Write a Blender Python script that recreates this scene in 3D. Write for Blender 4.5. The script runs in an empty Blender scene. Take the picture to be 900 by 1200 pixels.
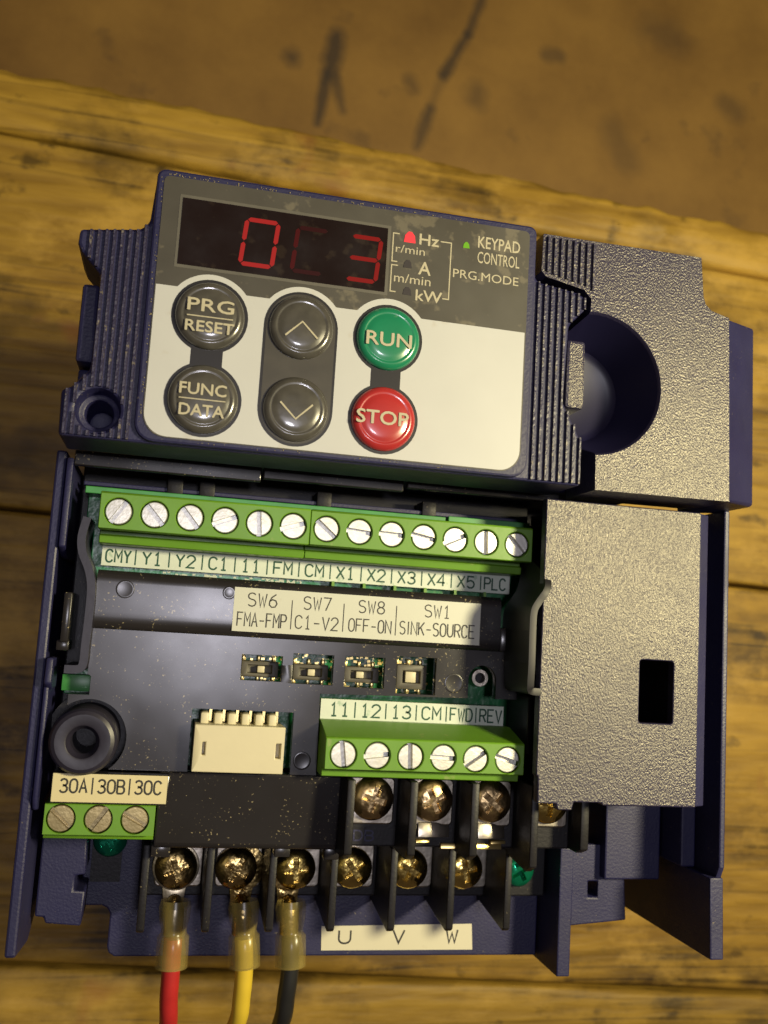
import bpy, bmesh, math, random
from mathutils import Matrix, Vector
random.seed(7)
S = bpy.context.scene
MM = 0.001
ZT = 100.0            # terminal-block plane stands 100 mm above the wood

# ---------------------------------------------------------------- camera
cam_d = bpy.data.cameras.new('camera'); cam = bpy.data.objects.new('camera', cam_d)
S.collection.objects.link(cam); S.camera = cam
R = ((0.97374, 0.08599, 0.21069), (0.06014, -0.98999, 0.12610), (0.21943, -0.11013, -0.96939))
R = [Vector(r) for r in R]
ax = Vector((R[0][0], R[1][0], R[2][0])).normalized()
az = -Vector((R[0][2], R[1][2], R[2][2])).normalized()
ay = az.cross(ax).normalized(); ax = ay.cross(az)
m = Matrix((ax, ay, az)).transposed().to_4x4(); m.translation = Vector((0, 0, (143.694 + ZT) * MM))
cam.matrix_world = m
cam_d.sensor_fit = 'HORIZONTAL'; cam_d.sensor_width = 36; cam_d.lens = 1131.38 / 900 * 36
cam_d.clip_start = 0.01; cam_d.clip_end = 20
cam_d.dof.use_dof = True; cam_d.dof.focus_distance = 0.143; cam_d.dof.aperture_fstop = 44

# ---------------------------------------------------------------- light
W = bpy.data.worlds.new('World'); S.world = W; W.use_nodes = True
bg = W.node_tree.nodes['Background']; bg.inputs[0].default_value = (1.0, 0.74, 0.60, 1); bg.inputs[1].default_value = 0.06

def area_light(name, loc, target, size, power, col):
    l = bpy.data.lights.new(name, 'AREA'); l.shape = 'DISK'; l.size = size; l.energy = power; l.color = col
    o = bpy.data.objects.new(name, l); S.collection.objects.link(o)
    o.location = loc; d = Vector(target) - Vector(loc); o.rotation_euler = d.to_track_quat('-Z', 'Y').to_euler()
    return o
CEN = Vector((0.04, 0.005, 0.09))
LD = Vector((0.70, 0.15, 1.0)).normalized()
area_light('workshop_lamp', CEN + LD * 0.31, CEN, 0.045, 1.40, (1.0, 0.875, 0.52))
area_light('ceiling_light', Vector((0.06, 0.02, 1.25)), Vector((0.06, 0, 0.1)), 0.14, 2.1, (0.92, 0.89, 1.0))

S.view_settings.view_transform = 'Standard'; S.view_settings.look = 'None'
S.view_settings.exposure = 0.0; S.view_settings.gamma = 1.0

# ---------------------------------------------------------------- materials
def new_mat(name):
    m = bpy.data.materials.new(name); m.use_nodes = True
    nt = m.node_tree; return m, nt, nt.nodes['Principled BSDF']
def nd(nt, t, **kw):
    n = nt.nodes.new(t)
    for k, v in kw.items(): setattr(n, k, v)
    return n
def mat(name, col, rough=0.5, metal=0.0, spec=0.5, var=0.0, vscale=300, bump=0.0, bscale=1500, bstretch=(1, 1, 1),
        dust=0.0, dust_scale=900, dust_col=(0.5, 0.42, 0.25), dust_cut=0.66, emit=None, estr=0, coat=0.0, trans=0.0, bdist=0.0003, rvar=0.0):
    m, nt, b = new_mat(name); L = nt.links
    b.inputs['Base Color'].default_value = (*col, 1); b.inputs['Roughness'].default_value = rough
    b.inputs['Metallic'].default_value = metal; b.inputs['Specular IOR Level'].default_value = spec
    if coat: b.inputs['Coat Weight'].default_value = coat; b.inputs['Coat Roughness'].default_value = 0.08
    if trans: b.inputs['Transmission Weight'].default_value = trans
    if emit: b.inputs['Emission Color'].default_value = (*emit, 1); b.inputs['Emission Strength'].default_value = estr
    tc = nd(nt, 'ShaderNodeTexCoord')
    out = None
    if var:
        n = nd(nt, 'ShaderNodeTexNoise'); n.inputs['Scale'].default_value = vscale; n.inputs['Detail'].default_value = 5
        L.new(tc.outputs['Object'], n.inputs['Vector'])
        mx = nd(nt, 'ShaderNodeMix', data_type='RGBA'); L.new(n.outputs['Fac'], mx.inputs[0])
        mx.inputs[6].default_value = (*[c * (1 - var) for c in col], 1); mx.inputs[7].default_value = (*[min(1, c * (1 + var)) for c in col], 1)
        out = mx.outputs[2]
    if dust:
        n = nd(nt, 'ShaderNodeTexNoise'); n.inputs['Scale'].default_value = dust_scale; n.inputs['Detail'].default_value = 3
        L.new(tc.outputs['Object'], n.inputs['Vector'])
        n2 = nd(nt, 'ShaderNodeTexNoise'); n2.inputs['Scale'].default_value = dust_scale / 9; L.new(tc.outputs['Object'], n2.inputs['Vector'])
        ad = nd(nt, 'ShaderNodeMath', operation='MULTIPLY_ADD'); L.new(n2.outputs['Fac'], ad.inputs[0]); ad.inputs[1].default_value = 0.35
        L.new(n.outputs['Fac'], ad.inputs[2])
        mr = nd(nt, 'ShaderNodeMapRange'); L.new(ad.outputs[0], mr.inputs[0]); mr.inputs[1].default_value = dust_cut + 0.17; mr.inputs[2].default_value = dust_cut + 0.25
        mr.inputs[4].default_value = dust
        mx = nd(nt, 'ShaderNodeMix', data_type='RGBA'); L.new(mr.outputs[0], mx.inputs[0])
        if out: L.new(out, mx.inputs[6])
        else: mx.inputs[6].default_value = (*col, 1)
        mx.inputs[7].default_value = (*dust_col, 1); out = mx.outputs[2]
    if out: L.new(out, b.inputs['Base Color'])
    if rvar:
        n = nd(nt, 'ShaderNodeTexNoise'); n.inputs['Scale'].default_value = vscale * 0.7; n.inputs['Detail'].default_value = 6
        L.new(tc.outputs['Object'], n.inputs['Vector'])
        mr = nd(nt, 'ShaderNodeMapRange'); L.new(n.outputs['Fac'], mr.inputs[0]); mr.inputs[1].default_value = .3; mr.inputs[2].default_value = .7
        mr.inputs[3].default_value = rough - rvar; mr.inputs[4].default_value = rough + rvar; L.new(mr.outputs[0], b.inputs['Roughness'])
    if bump:
        mp = nd(nt, 'ShaderNodeMapping'); mp.inputs['Scale'].default_value = bstretch; L.new(tc.outputs['Object'], mp.inputs['Vector'])
        n = nd(nt, 'ShaderNodeTexNoise'); n.inputs['Scale'].default_value = bscale; n.inputs['Detail'].default_value = 2
        L.new(mp.outputs[0], n.inputs['Vector'])
        bp = nd(nt, 'ShaderNodeBump'); bp.inputs['Strength'].default_value = bump; bp.inputs['Distance'].default_value = bdist
        L.new(n.outputs['Fac'], bp.inputs['Height']); L.new(bp.outputs[0], b.inputs['Normal'])
    return m

M = {}
M['grain'] = mat('grained_plastic', (0.026, 0.023, 0.062), 0.34, spec=0.85, bump=0.7, bscale=3900, bstretch=(1.25, 0.8, 1), bdist=0.00016, var=0.15, vscale=60, rvar=0.05)
M['grain'].node_tree.nodes['Principled BSDF'].inputs['Specular Tint'].default_value = (1.0, 0.94, 0.74, 1)  # yellow of the lamp's sheen tinted into the material's highlights
M['navy'] = mat('navy_plastic', (0.017, 0.017, 0.070), 0.48, var=0.25, vscale=150, dust=0.3, dust_scale=2200, dust_cut=0.72, bump=0.15, bscale=2500, rvar=0.08)
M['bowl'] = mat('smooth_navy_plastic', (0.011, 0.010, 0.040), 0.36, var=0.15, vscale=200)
M['arm'] = mat('matt_black_plastic', (0.014, 0.013, 0.017), 0.5, var=0.2, vscale=200)
M['rib'] = mat('ribbed_plastic', (0.027, 0.023, 0.060), 0.42, spec=0.6, bump=0.6, bscale=1800, dust=0.5, dust_scale=1300, dust_cut=0.62, dust_col=(0.30, 0.26, 0.18))
M['black'] = mat('black_plastic', (0.013, 0.012, 0.015), 0.45, spec=0.3, var=0.3, vscale=200, dust=0.3, dust_scale=2400, dust_cut=0.72, bump=0.1, bscale=2000)
M['cover'] = mat('glossy_cover_plastic', (0.020, 0.018, 0.020), 0.23, spec=0.6, var=0.25, vscale=90, dust=0.6, dust_scale=2600, dust_cut=0.68, bump=0.14, bscale=55, rvar=0.05, bdist=0.0010)
M['ring'] = mat('satin_plastic', (0.022, 0.020, 0.036), 0.40, var=0.2, vscale=300, bump=0.05, bscale=900)
M['grey_label'] = mat('grey_print', (0.064, 0.059, 0.050), 0.45, var=0.22, vscale=160, dust=0.35, dust_scale=420, dust_cut=0.60, dust_col=(0.24, 0.21, 0.15), rvar=0.1)
M['grey_rim'] = mat('grey_print_rim', (0.11, 0.103, 0.088), 0.45, var=0.2, vscale=300)
M['white_label'] = mat('silver_white_print', (0.53, 0.54, 0.56), 0.36, spec=0.5, var=0.05, vscale=120, dust=0.25, dust_scale=260, dust_cut=0.70, dust_col=(0.4, 0.34, 0.25), rvar=0.05)
M['surround'] = mat('black_print', (0.018, 0.017, 0.020), 0.35)
M['pill'] = mat('dark_grey_print', (0.050, 0.045, 0.038), 0.40, var=0.3, vscale=400)
M['btn_grey'] = mat('grey_button_rubber', (0.070, 0.066, 0.060), 0.27, spec=0.6, var=0.5, vscale=550, coat=0.8, bump=0.12, bscale=500)
M['btn_green'] = mat('green_button_rubber', (0.012, 0.205, 0.105), 0.26, spec=0.6, var=0.12, vscale=300, coat=0.5, dust=0.3, dust_scale=700, dust_cut=0.68, dust_col=(0.15, 0.3, 0.2))
M['btn_red'] = mat('red_button_rubber', (0.40, 0.028, 0.030), 0.26, spec=0.6, var=0.15, vscale=300, coat=0.5)
M['print'] = mat('cream_print', (0.46, 0.42, 0.31), 0.5, var=0.1, vscale=900)
M['grit'] = mat('gritty_dust', (0.30, 0.25, 0.14), 0.5, var=0.6, vscale=1500)
M['ink'] = mat('black_ink', (0.035, 0.033, 0.03), 0.6, var=0.4, vscale=900)
M['ink_green'] = mat('green_ink', (0.012, 0.075, 0.045), 0.6, var=0.4, vscale=900)
M['ink_pale'] = mat('white_silkscreen', (0.55, 0.6, 0.52), 0.6)
M['paper_pale'] = mat('pale_sticker', (0.58, 0.59, 0.52), 0.45, var=0.05, vscale=120, dust=0.3, dust_scale=500, dust_cut=0.70, dust_col=(0.35, 0.3, 0.2))
M['paper_white'] = mat('white_sticker', (0.66, 0.62, 0.48), 0.5, var=0.05, vscale=120, dust=0.3, dust_scale=300, dust_cut=0.70, dust_col=(0.4, 0.33, 0.2))
M['paper'] = mat('cream_sticker', (0.68, 0.60, 0.36), 0.5, var=0.05, vscale=120, dust=0.3, dust_scale=300, dust_cut=0.70, dust_col=(0.4, 0.33, 0.18))
M['silk'] = mat('pale_silkscreen', (0.62, 0.68, 0.60), 0.5, var=0.10, vscale=500, dust=0.4, dust_scale=700, dust_cut=0.66, dust_col=(0.1, 0.3, 0.15))
M['glass'] = mat('display_window', (0.011, 0.006, 0.006), 0.24, spec=0.5, rvar=0.06, dust=0.06, dust_scale=400, dust_cut=0.6, dust_col=(0.2, 0.15, 0.1))
M['seg_on'] = mat('lit_segment', (0.05, 0.0, 0.0), 0.3, emit=(1.0, 0.045, 0.035), estr=0.32)
M['seg_mid'] = mat('half_lit_segment', (0.05, 0.0, 0.0), 0.3, emit=(1.0, 0.02, 0.012), estr=0.18)
M['seg_dim'] = mat('faint_segment', (0.02, 0.0, 0.0), 0.3, emit=(1.0, 0.015, 0.01), estr=0.04)
M['seg_faint'] = mat('ghost_segment', (0.012, 0.0, 0.0), 0.3, emit=(1.0, 0.02, 0.01), estr=0.015)
M['led_red'] = mat('red_light', (0.4, 0.02, 0.02), 0.3, emit=(1.0, 0.05, 0.06), estr=0.9)
M['led_green'] = mat('green_light', (0.1, 0.3, 0.02), 0.3, emit=(0.30, 0.5, 0.02), estr=0.2)
M['led_off'] = mat('unlit_light', (0.05, 0.045, 0.05), 0.3)
M['tgreen'] = mat('green_terminal_plastic', (0.125, 0.285, 0.018), 0.42, var=0.12, vscale=120, bump=0.05, bscale=900, dust=0.25, dust_scale=500, dust_cut=0.70, rvar=0.08)
M['pcb'] = mat('circuit_board', (0.006, 0.150, 0.045), 0.28, var=0.5, vscale=420, bump=0.3, bscale=700, dust=0.25, dust_scale=1500, dust_cut=0.63, dust_col=(0.25, 0.45, 0.25))
M['board_edge'] = mat('board_edge', (0.05, 0.25, 0.06), 0.35, var=0.4, vscale=300)
M['zinc'] = mat('zinc_screw', (0.66, 0.65, 0.61), 0.38, metal=0.65, var=0.2, vscale=800, bump=0.10, bscale=1800)
M['dullbrass'] = mat('dull_brass_screw', (0.42, 0.34, 0.17), 0.36, metal=0.8, var=0.25, vscale=800, bump=0.08, bscale=1800)
M['brass'] = mat('yellow_zinc_screw', (0.72, 0.53, 0.16), 0.22, metal=1.0, var=0.4, vscale=500, bump=0.5, bscale=700, rvar=0.1)
M['bronze'] = mat('stained_zinc_screw', (0.55, 0.40, 0.20), 0.30, metal=1.0, var=0.6, vscale=450, bump=0.6, bscale=600, rvar=0.12)
M['tarnish'] = mat('tarnished_screw', (0.52, 0.38, 0.15), 0.26, metal=1.0, var=0.8, vscale=500, bump=0.8, bscale=650, rvar=0.15)
M['nickel'] = mat('nickel_plate', (0.55, 0.50, 0.42), 0.30, metal=1.0, var=0.3, vscale=400, bump=0.2, bscale=600)
M['tin'] = mat('tinned_copper', (0.60, 0.52, 0.36), 0.30, metal=1.0, var=0.4, vscale=350, bump=0.3, bscale=500)
M['gscrew'] = mat('green_screw', (0.01, 0.30, 0.16), 0.18, metal=0.75, var=0.3, vscale=500, bump=0.4, bscale=500)
M['conn'] = mat('ivory_connector', (0.66, 0.60, 0.42), 0.45, var=0.06, vscale=200, bump=0.04, bscale=900)
M['switch'] = mat('switch_body', (0.085, 0.075, 0.052), 0.5, var=0.3, vscale=900)
M['slider'] = mat('switch_slider', (0.62, 0.56, 0.38), 0.45)
M['gold'] = mat('gold_pad', (0.8, 0.62, 0.25), 0.3, metal=0.9)
M['sleeve'] = mat('crimp_sleeve', (0.42, 0.33, 0.10), 0.22, spec=0.8, var=0.5, vscale=260); M['sleeve'].node_tree.nodes['Principled BSDF'].inputs['Alpha'].default_value = 0.26
M['wire_red'] = mat('red_insulation', (0.44, 0.022, 0.022), 0.38, var=0.2, vscale=300, dust=0.6, dust_scale=350, dust_cut=0.70, dust_col=(0.06, 0.02, 0.02))
M['wire_yellow'] = mat('yellow_insulation', (0.66, 0.47, 0.04), 0.38, var=0.12, vscale=300, dust=0.6, dust_scale=350, dust_cut=0.70, dust_col=(0.2, 0.13, 0.02))
M['wire_black'] = mat('black_insulation', (0.016, 0.016, 0.017), 0.40, var=0.2, vscale=300)
M['alu'] = mat('aluminium', (0.5, 0.5, 0.5), 0.45, metal=1.0, var=0.1)

def wood_mat(name, light, dark, stain, seed):
    m, nt, b = new_mat(name); L = nt.links
    tc = nd(nt, 'ShaderNodeTexCoord')
    mp = nd(nt, 'ShaderNodeMapping'); mp.inputs['Location'].default_value = (seed * 0.37, seed * 0.21, seed * 0.11); L.new(tc.outputs['Object'], mp.inputs[0])
    st = nd(nt, 'ShaderNodeMapping'); st.inputs['Scale'].default_value = (0.16, 1, 1); st.inputs['Rotation'].default_value = (0, 0, 0.02); L.new(mp.outputs[0], st.inputs[0])
    wv = nd(nt, 'ShaderNodeTexNoise'); wv.inputs['Scale'].default_value = 30; wv.inputs['Detail'].default_value = 3; L.new(st.outputs[0], wv.inputs['Vector'])
    wav = nd(nt, 'ShaderNodeTexWave', wave_type='BANDS', bands_direction='Y'); wav.inputs['Scale'].default_value = 60; wav.inputs['Distortion'].default_value = 7
    wav.inputs['Detail'].default_value = 4; wav.inputs['Detail Scale'].default_value = 1.3; wav.inputs['Detail Roughness'].default_value = .65; L.new(st.outputs[0], wav.inputs['Vector'])
    gr = nd(nt, 'ShaderNodeTexNoise'); gr.inputs['Scale'].default_value = 300; gr.inputs['Detail'].default_value = 6; L.new(st.outputs[0], gr.inputs['Vector'])
    a1 = nd(nt, 'ShaderNodeMath', operation='MULTIPLY_ADD'); L.new(wav.outputs['Fac'], a1.inputs[0]); a1.inputs[1].default_value = 0.10; L.new(wv.outputs['Fac'], a1.inputs[2])
    a2 = nd(nt, 'ShaderNodeMath', operation='MULTIPLY_ADD'); L.new(gr.outputs['Fac'], a2.inputs[0]); a2.inputs[1].default_value = 0.75; L.new(a1.outputs[0], a2.inputs[2])
    rp = nd(nt, 'ShaderNodeMapRange'); L.new(a2.outputs[0], rp.inputs[0]); rp.inputs[1].default_value = 0.62; rp.inputs[2].default_value = 1.10
    mx = nd(nt, 'ShaderNodeMix', data_type='RGBA'); L.new(rp.outputs[0], mx.inputs[0]); mx.inputs[6].default_value = (*dark, 1); mx.inputs[7].default_value = (*light, 1)
    # blotchy dirt and wear
    n2 = nd(nt, 'ShaderNodeTexNoise'); n2.inputs['Scale'].default_value = 34; n2.inputs['Detail'].default_value = 8; n2.inputs['Roughness'].default_value = .6
    s2 = nd(nt, 'ShaderNodeMapping'); s2.inputs['Scale'].default_value = (0.72, 1, 1); L.new(mp.outputs[0], s2.inputs[0]); L.new(s2.outputs[0], n2.inputs['Vector'])
    r2 = nd(nt, 'ShaderNodeMapRange'); L.new(n2.outputs['Fac'], r2.inputs[0]); r2.inputs[1].default_value = 0.49; r2.inputs[2].default_value = 0.66; r2.inputs[4].default_value = 0.88
    mx2 = nd(nt, 'ShaderNodeMix', data_type='RGBA'); L.new(r2.outputs[0], mx2.inputs[0]); L.new(mx.outputs[2], mx2.inputs[6]); mx2.inputs[7].default_value = (*stain, 1)
    # small dark specks
    n3 = nd(nt, 'ShaderNodeTexNoise'); n3.inputs['Scale'].default_value = 150; n3.inputs['Detail'].default_value = 4; L.new(s2.outputs[0], n3.inputs['Vector'])
    r3 = nd(nt, 'ShaderNodeMapRange'); L.new(n3.outputs['Fac'], r3.inputs[0]); r3.inputs[1].default_value = 0.62; r3.inputs[2].default_value = 0.74; r3.inputs[4].default_value = 0.75
    mx3 = nd(nt, 'ShaderNodeMix', data_type='RGBA'); L.new(r3.outputs[0], mx3.inputs[0]); L.new(mx2.outputs[2], mx3.inputs[6]); mx3.inputs[7].default_value = (*[c * .55 for c in stain], 1)
    cs = nd(nt, 'ShaderNodeMapping'); cs.inputs['Scale'].default_value = (0.035, 1, 1); cs.inputs['Rotation'].default_value = (0, 0, 0.03); L.new(mp.outputs[0], cs.inputs[0])
    cn_ = nd(nt, 'ShaderNodeTexNoise'); cn_.inputs['Scale'].default_value = 85; cn_.inputs['Detail'].default_value = 3; L.new(cs.outputs[0], cn_.inputs['Vector'])
    c1 = nd(nt, 'ShaderNodeMath', operation='SUBTRACT'); L.new(cn_.outputs['Fac'], c1.inputs[0]); c1.inputs[1].default_value = 0.5
    c2 = nd(nt, 'ShaderNodeMath', operation='ABSOLUTE'); L.new(c1.outputs[0], c2.inputs[0])
    c3 = nd(nt, 'ShaderNodeMapRange'); L.new(c2.outputs[0], c3.inputs[0]); c3.inputs[1].default_value = 0.004; c3.inputs[2].default_value = 0.016; c3.inputs[3].default_value = 0.75; c3.inputs[4].default_value = 0
    c4 = nd(nt, 'ShaderNodeMath', operation='MULTIPLY'); L.new(c3.outputs[0], c4.inputs[0]); L.new(r2.outputs[0], c4.inputs[1])
    c5 = nd(nt, 'ShaderNodeMath', operation='MULTIPLY_ADD'); L.new(c3.outputs[0], c5.inputs[0]); c5.inputs[1].default_value = .35; L.new(c4.outputs[0], c5.inputs[2])
    mx4 = nd(nt, 'ShaderNodeMix', data_type='RGBA'); L.new(c5.outputs[0], mx4.inputs[0]); L.new(mx3.outputs[2], mx4.inputs[6]); mx4.inputs[7].default_value = (*[c * .35 for c in stain], 1)
    pn = nd(nt, 'ShaderNodeTexNoise'); pn.inputs['Scale'].default_value = 38; pn.inputs['Detail'].default_value = 6; pn.inputs['Roughness'].default_value = .65
    ps = nd(nt, 'ShaderNodeMapping'); ps.inputs['Scale'].default_value = (0.65, 1, 1); ps.inputs['Location'].default_value = (4.1, 2.2, 7); L.new(mp.outputs[0], ps.inputs[0]); L.new(ps.outputs[0], pn.inputs['Vector'])
    pr = nd(nt, 'ShaderNodeMapRange'); L.new(pn.outputs['Fac'], pr.inputs[0]); pr.inputs[1].default_value = 0.53; pr.inputs[2].default_value = 0.68; pr.inputs[4].default_value = 0.75
    mx5 = nd(nt, 'ShaderNodeMix', data_type='RGBA'); L.new(pr.outputs[0], mx5.inputs[0]); L.new(mx4.outputs[2], mx5.inputs[6]); mx5.inputs[7].default_value = (light[0] * 1.35, light[1] * 1.38, light[2] * 1.9, 1)
    rn = nd(nt, 'ShaderNodeTexNoise'); rn.inputs['Scale'].default_value = 60; rn.inputs['Detail'].default_value = 2; rs = nd(nt, 'ShaderNodeMapping'); rs.inputs['Location'].default_value = (9, 5, 1); L.new(mp.outputs[0], rs.inputs[0]); L.new(rs.outputs[0], rn.inputs['Vector'])
    rr = nd(nt, 'ShaderNodeMapRange'); L.new(rn.outputs['Fac'], rr.inputs[0]); rr.inputs[1].default_value = 0.68; rr.inputs[2].default_value = 0.76; rr.inputs[4].default_value = 0.4
    mx6 = nd(nt, 'ShaderNodeMix', data_type='RGBA'); L.new(rr.outputs[0], mx6.inputs[0]); L.new(mx5.outputs[2], mx6.inputs[6]); mx6.inputs[7].default_value = (0.26, 0.075, 0.025, 1)
    L.new(mx6.outputs[2], b.inputs['Base Color'])
    b.inputs['Roughness'].default_value = 0.55; b.inputs['Specular IOR Level'].default_value = 0.35
    bp = nd(nt, 'ShaderNodeBump'); bp.inputs['Strength'].default_value = 0.5; bp.inputs['Distance'].default_value = 0.0012; L.new(a2.outputs[0], bp.inputs['Height']); L.new(bp.outputs[0], b.inputs['Normal'])
    return m
M['wood1'] = wood_mat('worn_pine_a', (0.45, 0.272, 0.036), (0.20, 0.108, 0.013), (0.062, 0.036, 0.008), 1.3)
M['wood2'] = wood_mat('worn_pine_b', (0.40, 0.236, 0.031), (0.17, 0.090, 0.011), (0.056, 0.030, 0.008), 2.9)
M['wood3'] = wood_mat('worn_pine_c', (0.37, 0.224, 0.030), (0.155, 0.085, 0.011), (0.052, 0.030, 0.008), 5.2)

def board_mat():
    m, nt, b = new_mat('brown_board'); L = nt.links
    tc = nd(nt, 'ShaderNodeTexCoord')
    n = nd(nt, 'ShaderNodeTexNoise'); n.inputs['Scale'].default_value = 19; n.inputs['Detail'].default_value = 8; n.inputs['Roughness'].default_value = .6; L.new(tc.outputs['Object'], n.inputs['Vector'])
    r = nd(nt, 'ShaderNodeMapRange'); L.new(n.outputs['Fac'], r.inputs[0]); r.inputs[1].default_value = .3; r.inputs[2].default_value = .7
    mx = nd(nt, 'ShaderNodeMix', data_type='RGBA'); L.new(r.outputs[0], mx.inputs[0]); mx.inputs[6].default_value = (0.145, 0.072, 0.011, 1); mx.inputs[7].default_value = (0.29, 0.160, 0.030, 1)
    n2 = nd(nt, 'ShaderNodeTexNoise'); n2.inputs['Scale'].default_value = 55; n2.inputs['Detail'].default_value = 4; L.new(tc.outputs['Object'], n2.inputs['Vector'])
    r2 = nd(nt, 'ShaderNodeMapRange'); L.new(n2.outputs['Fac'], r2.inputs[0]); r2.inputs[1].default_value = .62; r2.inputs[2].default_value = .76; r2.inputs[4].default_value = .6
    mx2 = nd(nt, 'ShaderNodeMix', data_type='RGBA'); L.new(r2.outputs[0], mx2.inputs[0]); L.new(mx.outputs[2], mx2.inputs[6]); mx2.inputs[7].default_value = (0.05, 0.028, 0.012, 1)
    cur = mx2.outputs[2]
    # dark scuffs with a shape of their own: distance to short segments, edges broken by noise
    wob = nd(nt, 'ShaderNodeTexNoise'); wob.inputs['Scale'].default_value = 90; wob.inputs['Detail'].default_value = 3; L.new(tc.outputs['Object'], wob.inputs['Vector'])
    for (x0, y0, x1, y1, w, s) in SCUFFS:
        a = Vector((x0, y0, 0)); d = Vector((x1 - x0, y1 - y0, 0))
        sub = nd(nt, 'ShaderNodeVectorMath', operation='SUBTRACT'); L.new(tc.outputs['Object'], sub.inputs[0]); sub.inputs[1].default_value = a
        flat = nd(nt, 'ShaderNodeVectorMath', operation='MULTIPLY'); L.new(sub.outputs[0], flat.inputs[0]); flat.inputs[1].default_value = (1, 1, 0)
        dot = nd(nt, 'ShaderNodeVectorMath', operation='DOT_PRODUCT'); L.new(flat.outputs[0], dot.inputs[0]); dot.inputs[1].default_value = d / d.length_squared
        cl = nd(nt, 'ShaderNodeClamp'); L.new(dot.outputs['Value'], cl.inputs[0])
        sc = nd(nt, 'ShaderNodeVectorMath', operation='SCALE'); sc.inputs[0].default_value = d; L.new(cl.outputs[0], sc.inputs['Scale'])
        df = nd(nt, 'ShaderNodeVectorMath', operation='DISTANCE'); L.new(flat.outputs[0], df.inputs[0]); L.new(sc.outputs[0], df.inputs[1])
        wb = nd(nt, 'ShaderNodeMath', operation='MULTIPLY_ADD'); L.new(wob.outputs['Fac'], wb.inputs[0]); wb.inputs[1].default_value = w * 1.6; L.new(df.outputs['Value'], wb.inputs[2])
        mr = nd(nt, 'ShaderNodeMapRange'); L.new(wb.outputs[0], mr.inputs[0]); mr.inputs[1].default_value = w * 0.9; mr.inputs[2].default_value = w * 1.9; mr.inputs[3].default_value = s; mr.inputs[4].default_value = 0
        mm = nd(nt, 'ShaderNodeMix', data_type='RGBA'); L.new(mr.outputs[0], mm.inputs[0]); L.new(cur, mm.inputs[6]); mm.inputs[7].default_value = (0.030, 0.020, 0.012, 1); cur = mm.outputs[2]
    L.new(cur, b.inputs['Base Color']); b.inputs['Roughness'].default_value = 0.6
    return m

# ---------------------------------------------------------------- mesh helpers (millimetres in, metres out)
def new_bm(): return bmesh.new()
def prism(bm, pts, z0, z1):
    lo = [bm.verts.new((x, y, z0)) for x, y in pts]; hi = [bm.verts.new((x, y, z1)) for x, y in pts]
    n = len(pts); a = sum(pts[i][0] * pts[(i + 1) % n][1] - pts[(i + 1) % n][0] * pts[i][1] for i in range(n))
    if a < 0: lo.reverse(); hi.reverse()
    bm.faces.new(hi); bm.faces.new(lo[::-1])
    for i in range(n):
        j = (i + 1) % n; bm.faces.new((lo[i], lo[j], hi[j], hi[i]))
    return bm
def box(bm, x0, x1, y0, y1, z0, z1): return prism(bm, [(x0, y0), (x1, y0), (x1, y1), (x0, y1)], z0, z1)
def extrude_x(bm, prof, x0, x1):           # prof: (y, z)
    a = [bm.verts.new((x0, y, z)) for y, z in prof]; b = [bm.verts.new((x1, y, z)) for y, z in prof]
    n = len(prof)
    bm.faces.new(a); bm.faces.new(b[::-1])
    for i in range(n):
        j = (i + 1) % n; bm.faces.new((a[j], a[i], b[i], b[j]))
    bmesh.ops.recalc_face_normals(bm, faces=bm.faces); return bm
def lathe(bm, prof, cx=0, cy=0, seg=40):   # prof: (r, z), closed at r = 0 ends
    rings = []
    for r, z in prof:
        if r < 1e-6: rings.append([bm.verts.new((cx, cy, z))])
        else: rings.append([bm.verts.new((cx + r * math.cos(2 * math.pi * k / seg), cy + r * math.sin(2 * math.pi * k / seg), z)) for k in range(seg)])
    for a, b in zip(rings[:-1], rings[1:]):
        for k in range(seg):
            j = (k + 1) % seg
            f = []
            f += [a[k % len(a)], a[j % len(a)]] if len(a) > 1 else [a[0]]
            f += [b[j], b[k]] if len(b) > 1 else [b[0]]
            bm.faces.new(f)
    bmesh.ops.recalc_face_normals(bm, faces=bm.faces); return bm
def arc(cx, cy, r, a0, a1, n=10):
    return [(cx + r * math.cos(math.radians(a0 + (a1 - a0) * i / n)), cy + r * math.sin(math.radians(a0 + (a1 - a0) * i / n))) for i in range(n + 1)]
def rrect(x0, x1, y0, y1, r, rt=None, n=6):
    rt = r if rt is None else rt
    return arc(x0 + r, y0 + r, r, 180, 270, n) + arc(x1 - r, y0 + r, r, 270, 360, n) + arc(x1 - rt, y1 - rt, rt, 0, 90, n) + arc(x0 + rt, y1 - rt, rt, 90, 180, n)
def ribbon(path, w):
    L_, R_ = [], []
    for i, p in enumerate(path):
        a = path[max(i - 1, 0)]; b = path[min(i + 1, len(path) - 1)]
        dx, dy = b[0] - a[0], b[1] - a[1]; l = math.hypot(dx, dy); nx, ny = -dy / l, dx / l
        L_.append((p[0] + nx * w / 2, p[1] + ny * w / 2)); R_.append((p[0] - nx * w / 2, p[1] - ny * w / 2))
    return L_ + R_[::-1]
def smooth_path(pts, n=5):
    out = []
    for i in range(len(pts) - 1):
        p0 = Vector(pts[max(i - 1, 0)]); p1 = Vector(pts[i]); p2 = Vector(pts[i + 1]); p3 = Vector(pts[min(i + 2, len(pts) - 1)])
        for k in range(n):
            t = k / n
            out.append(0.5 * ((2 * p1) + (-p0 + p2) * t + (2 * p0 - 5 * p1 + 4 * p2 - p3) * t * t + (-p0 + 3 * p1 - 3 * p2 + p3) * t ** 3))
    out.append(Vector(pts[-1])); return [tuple(v) for v in out]
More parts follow.
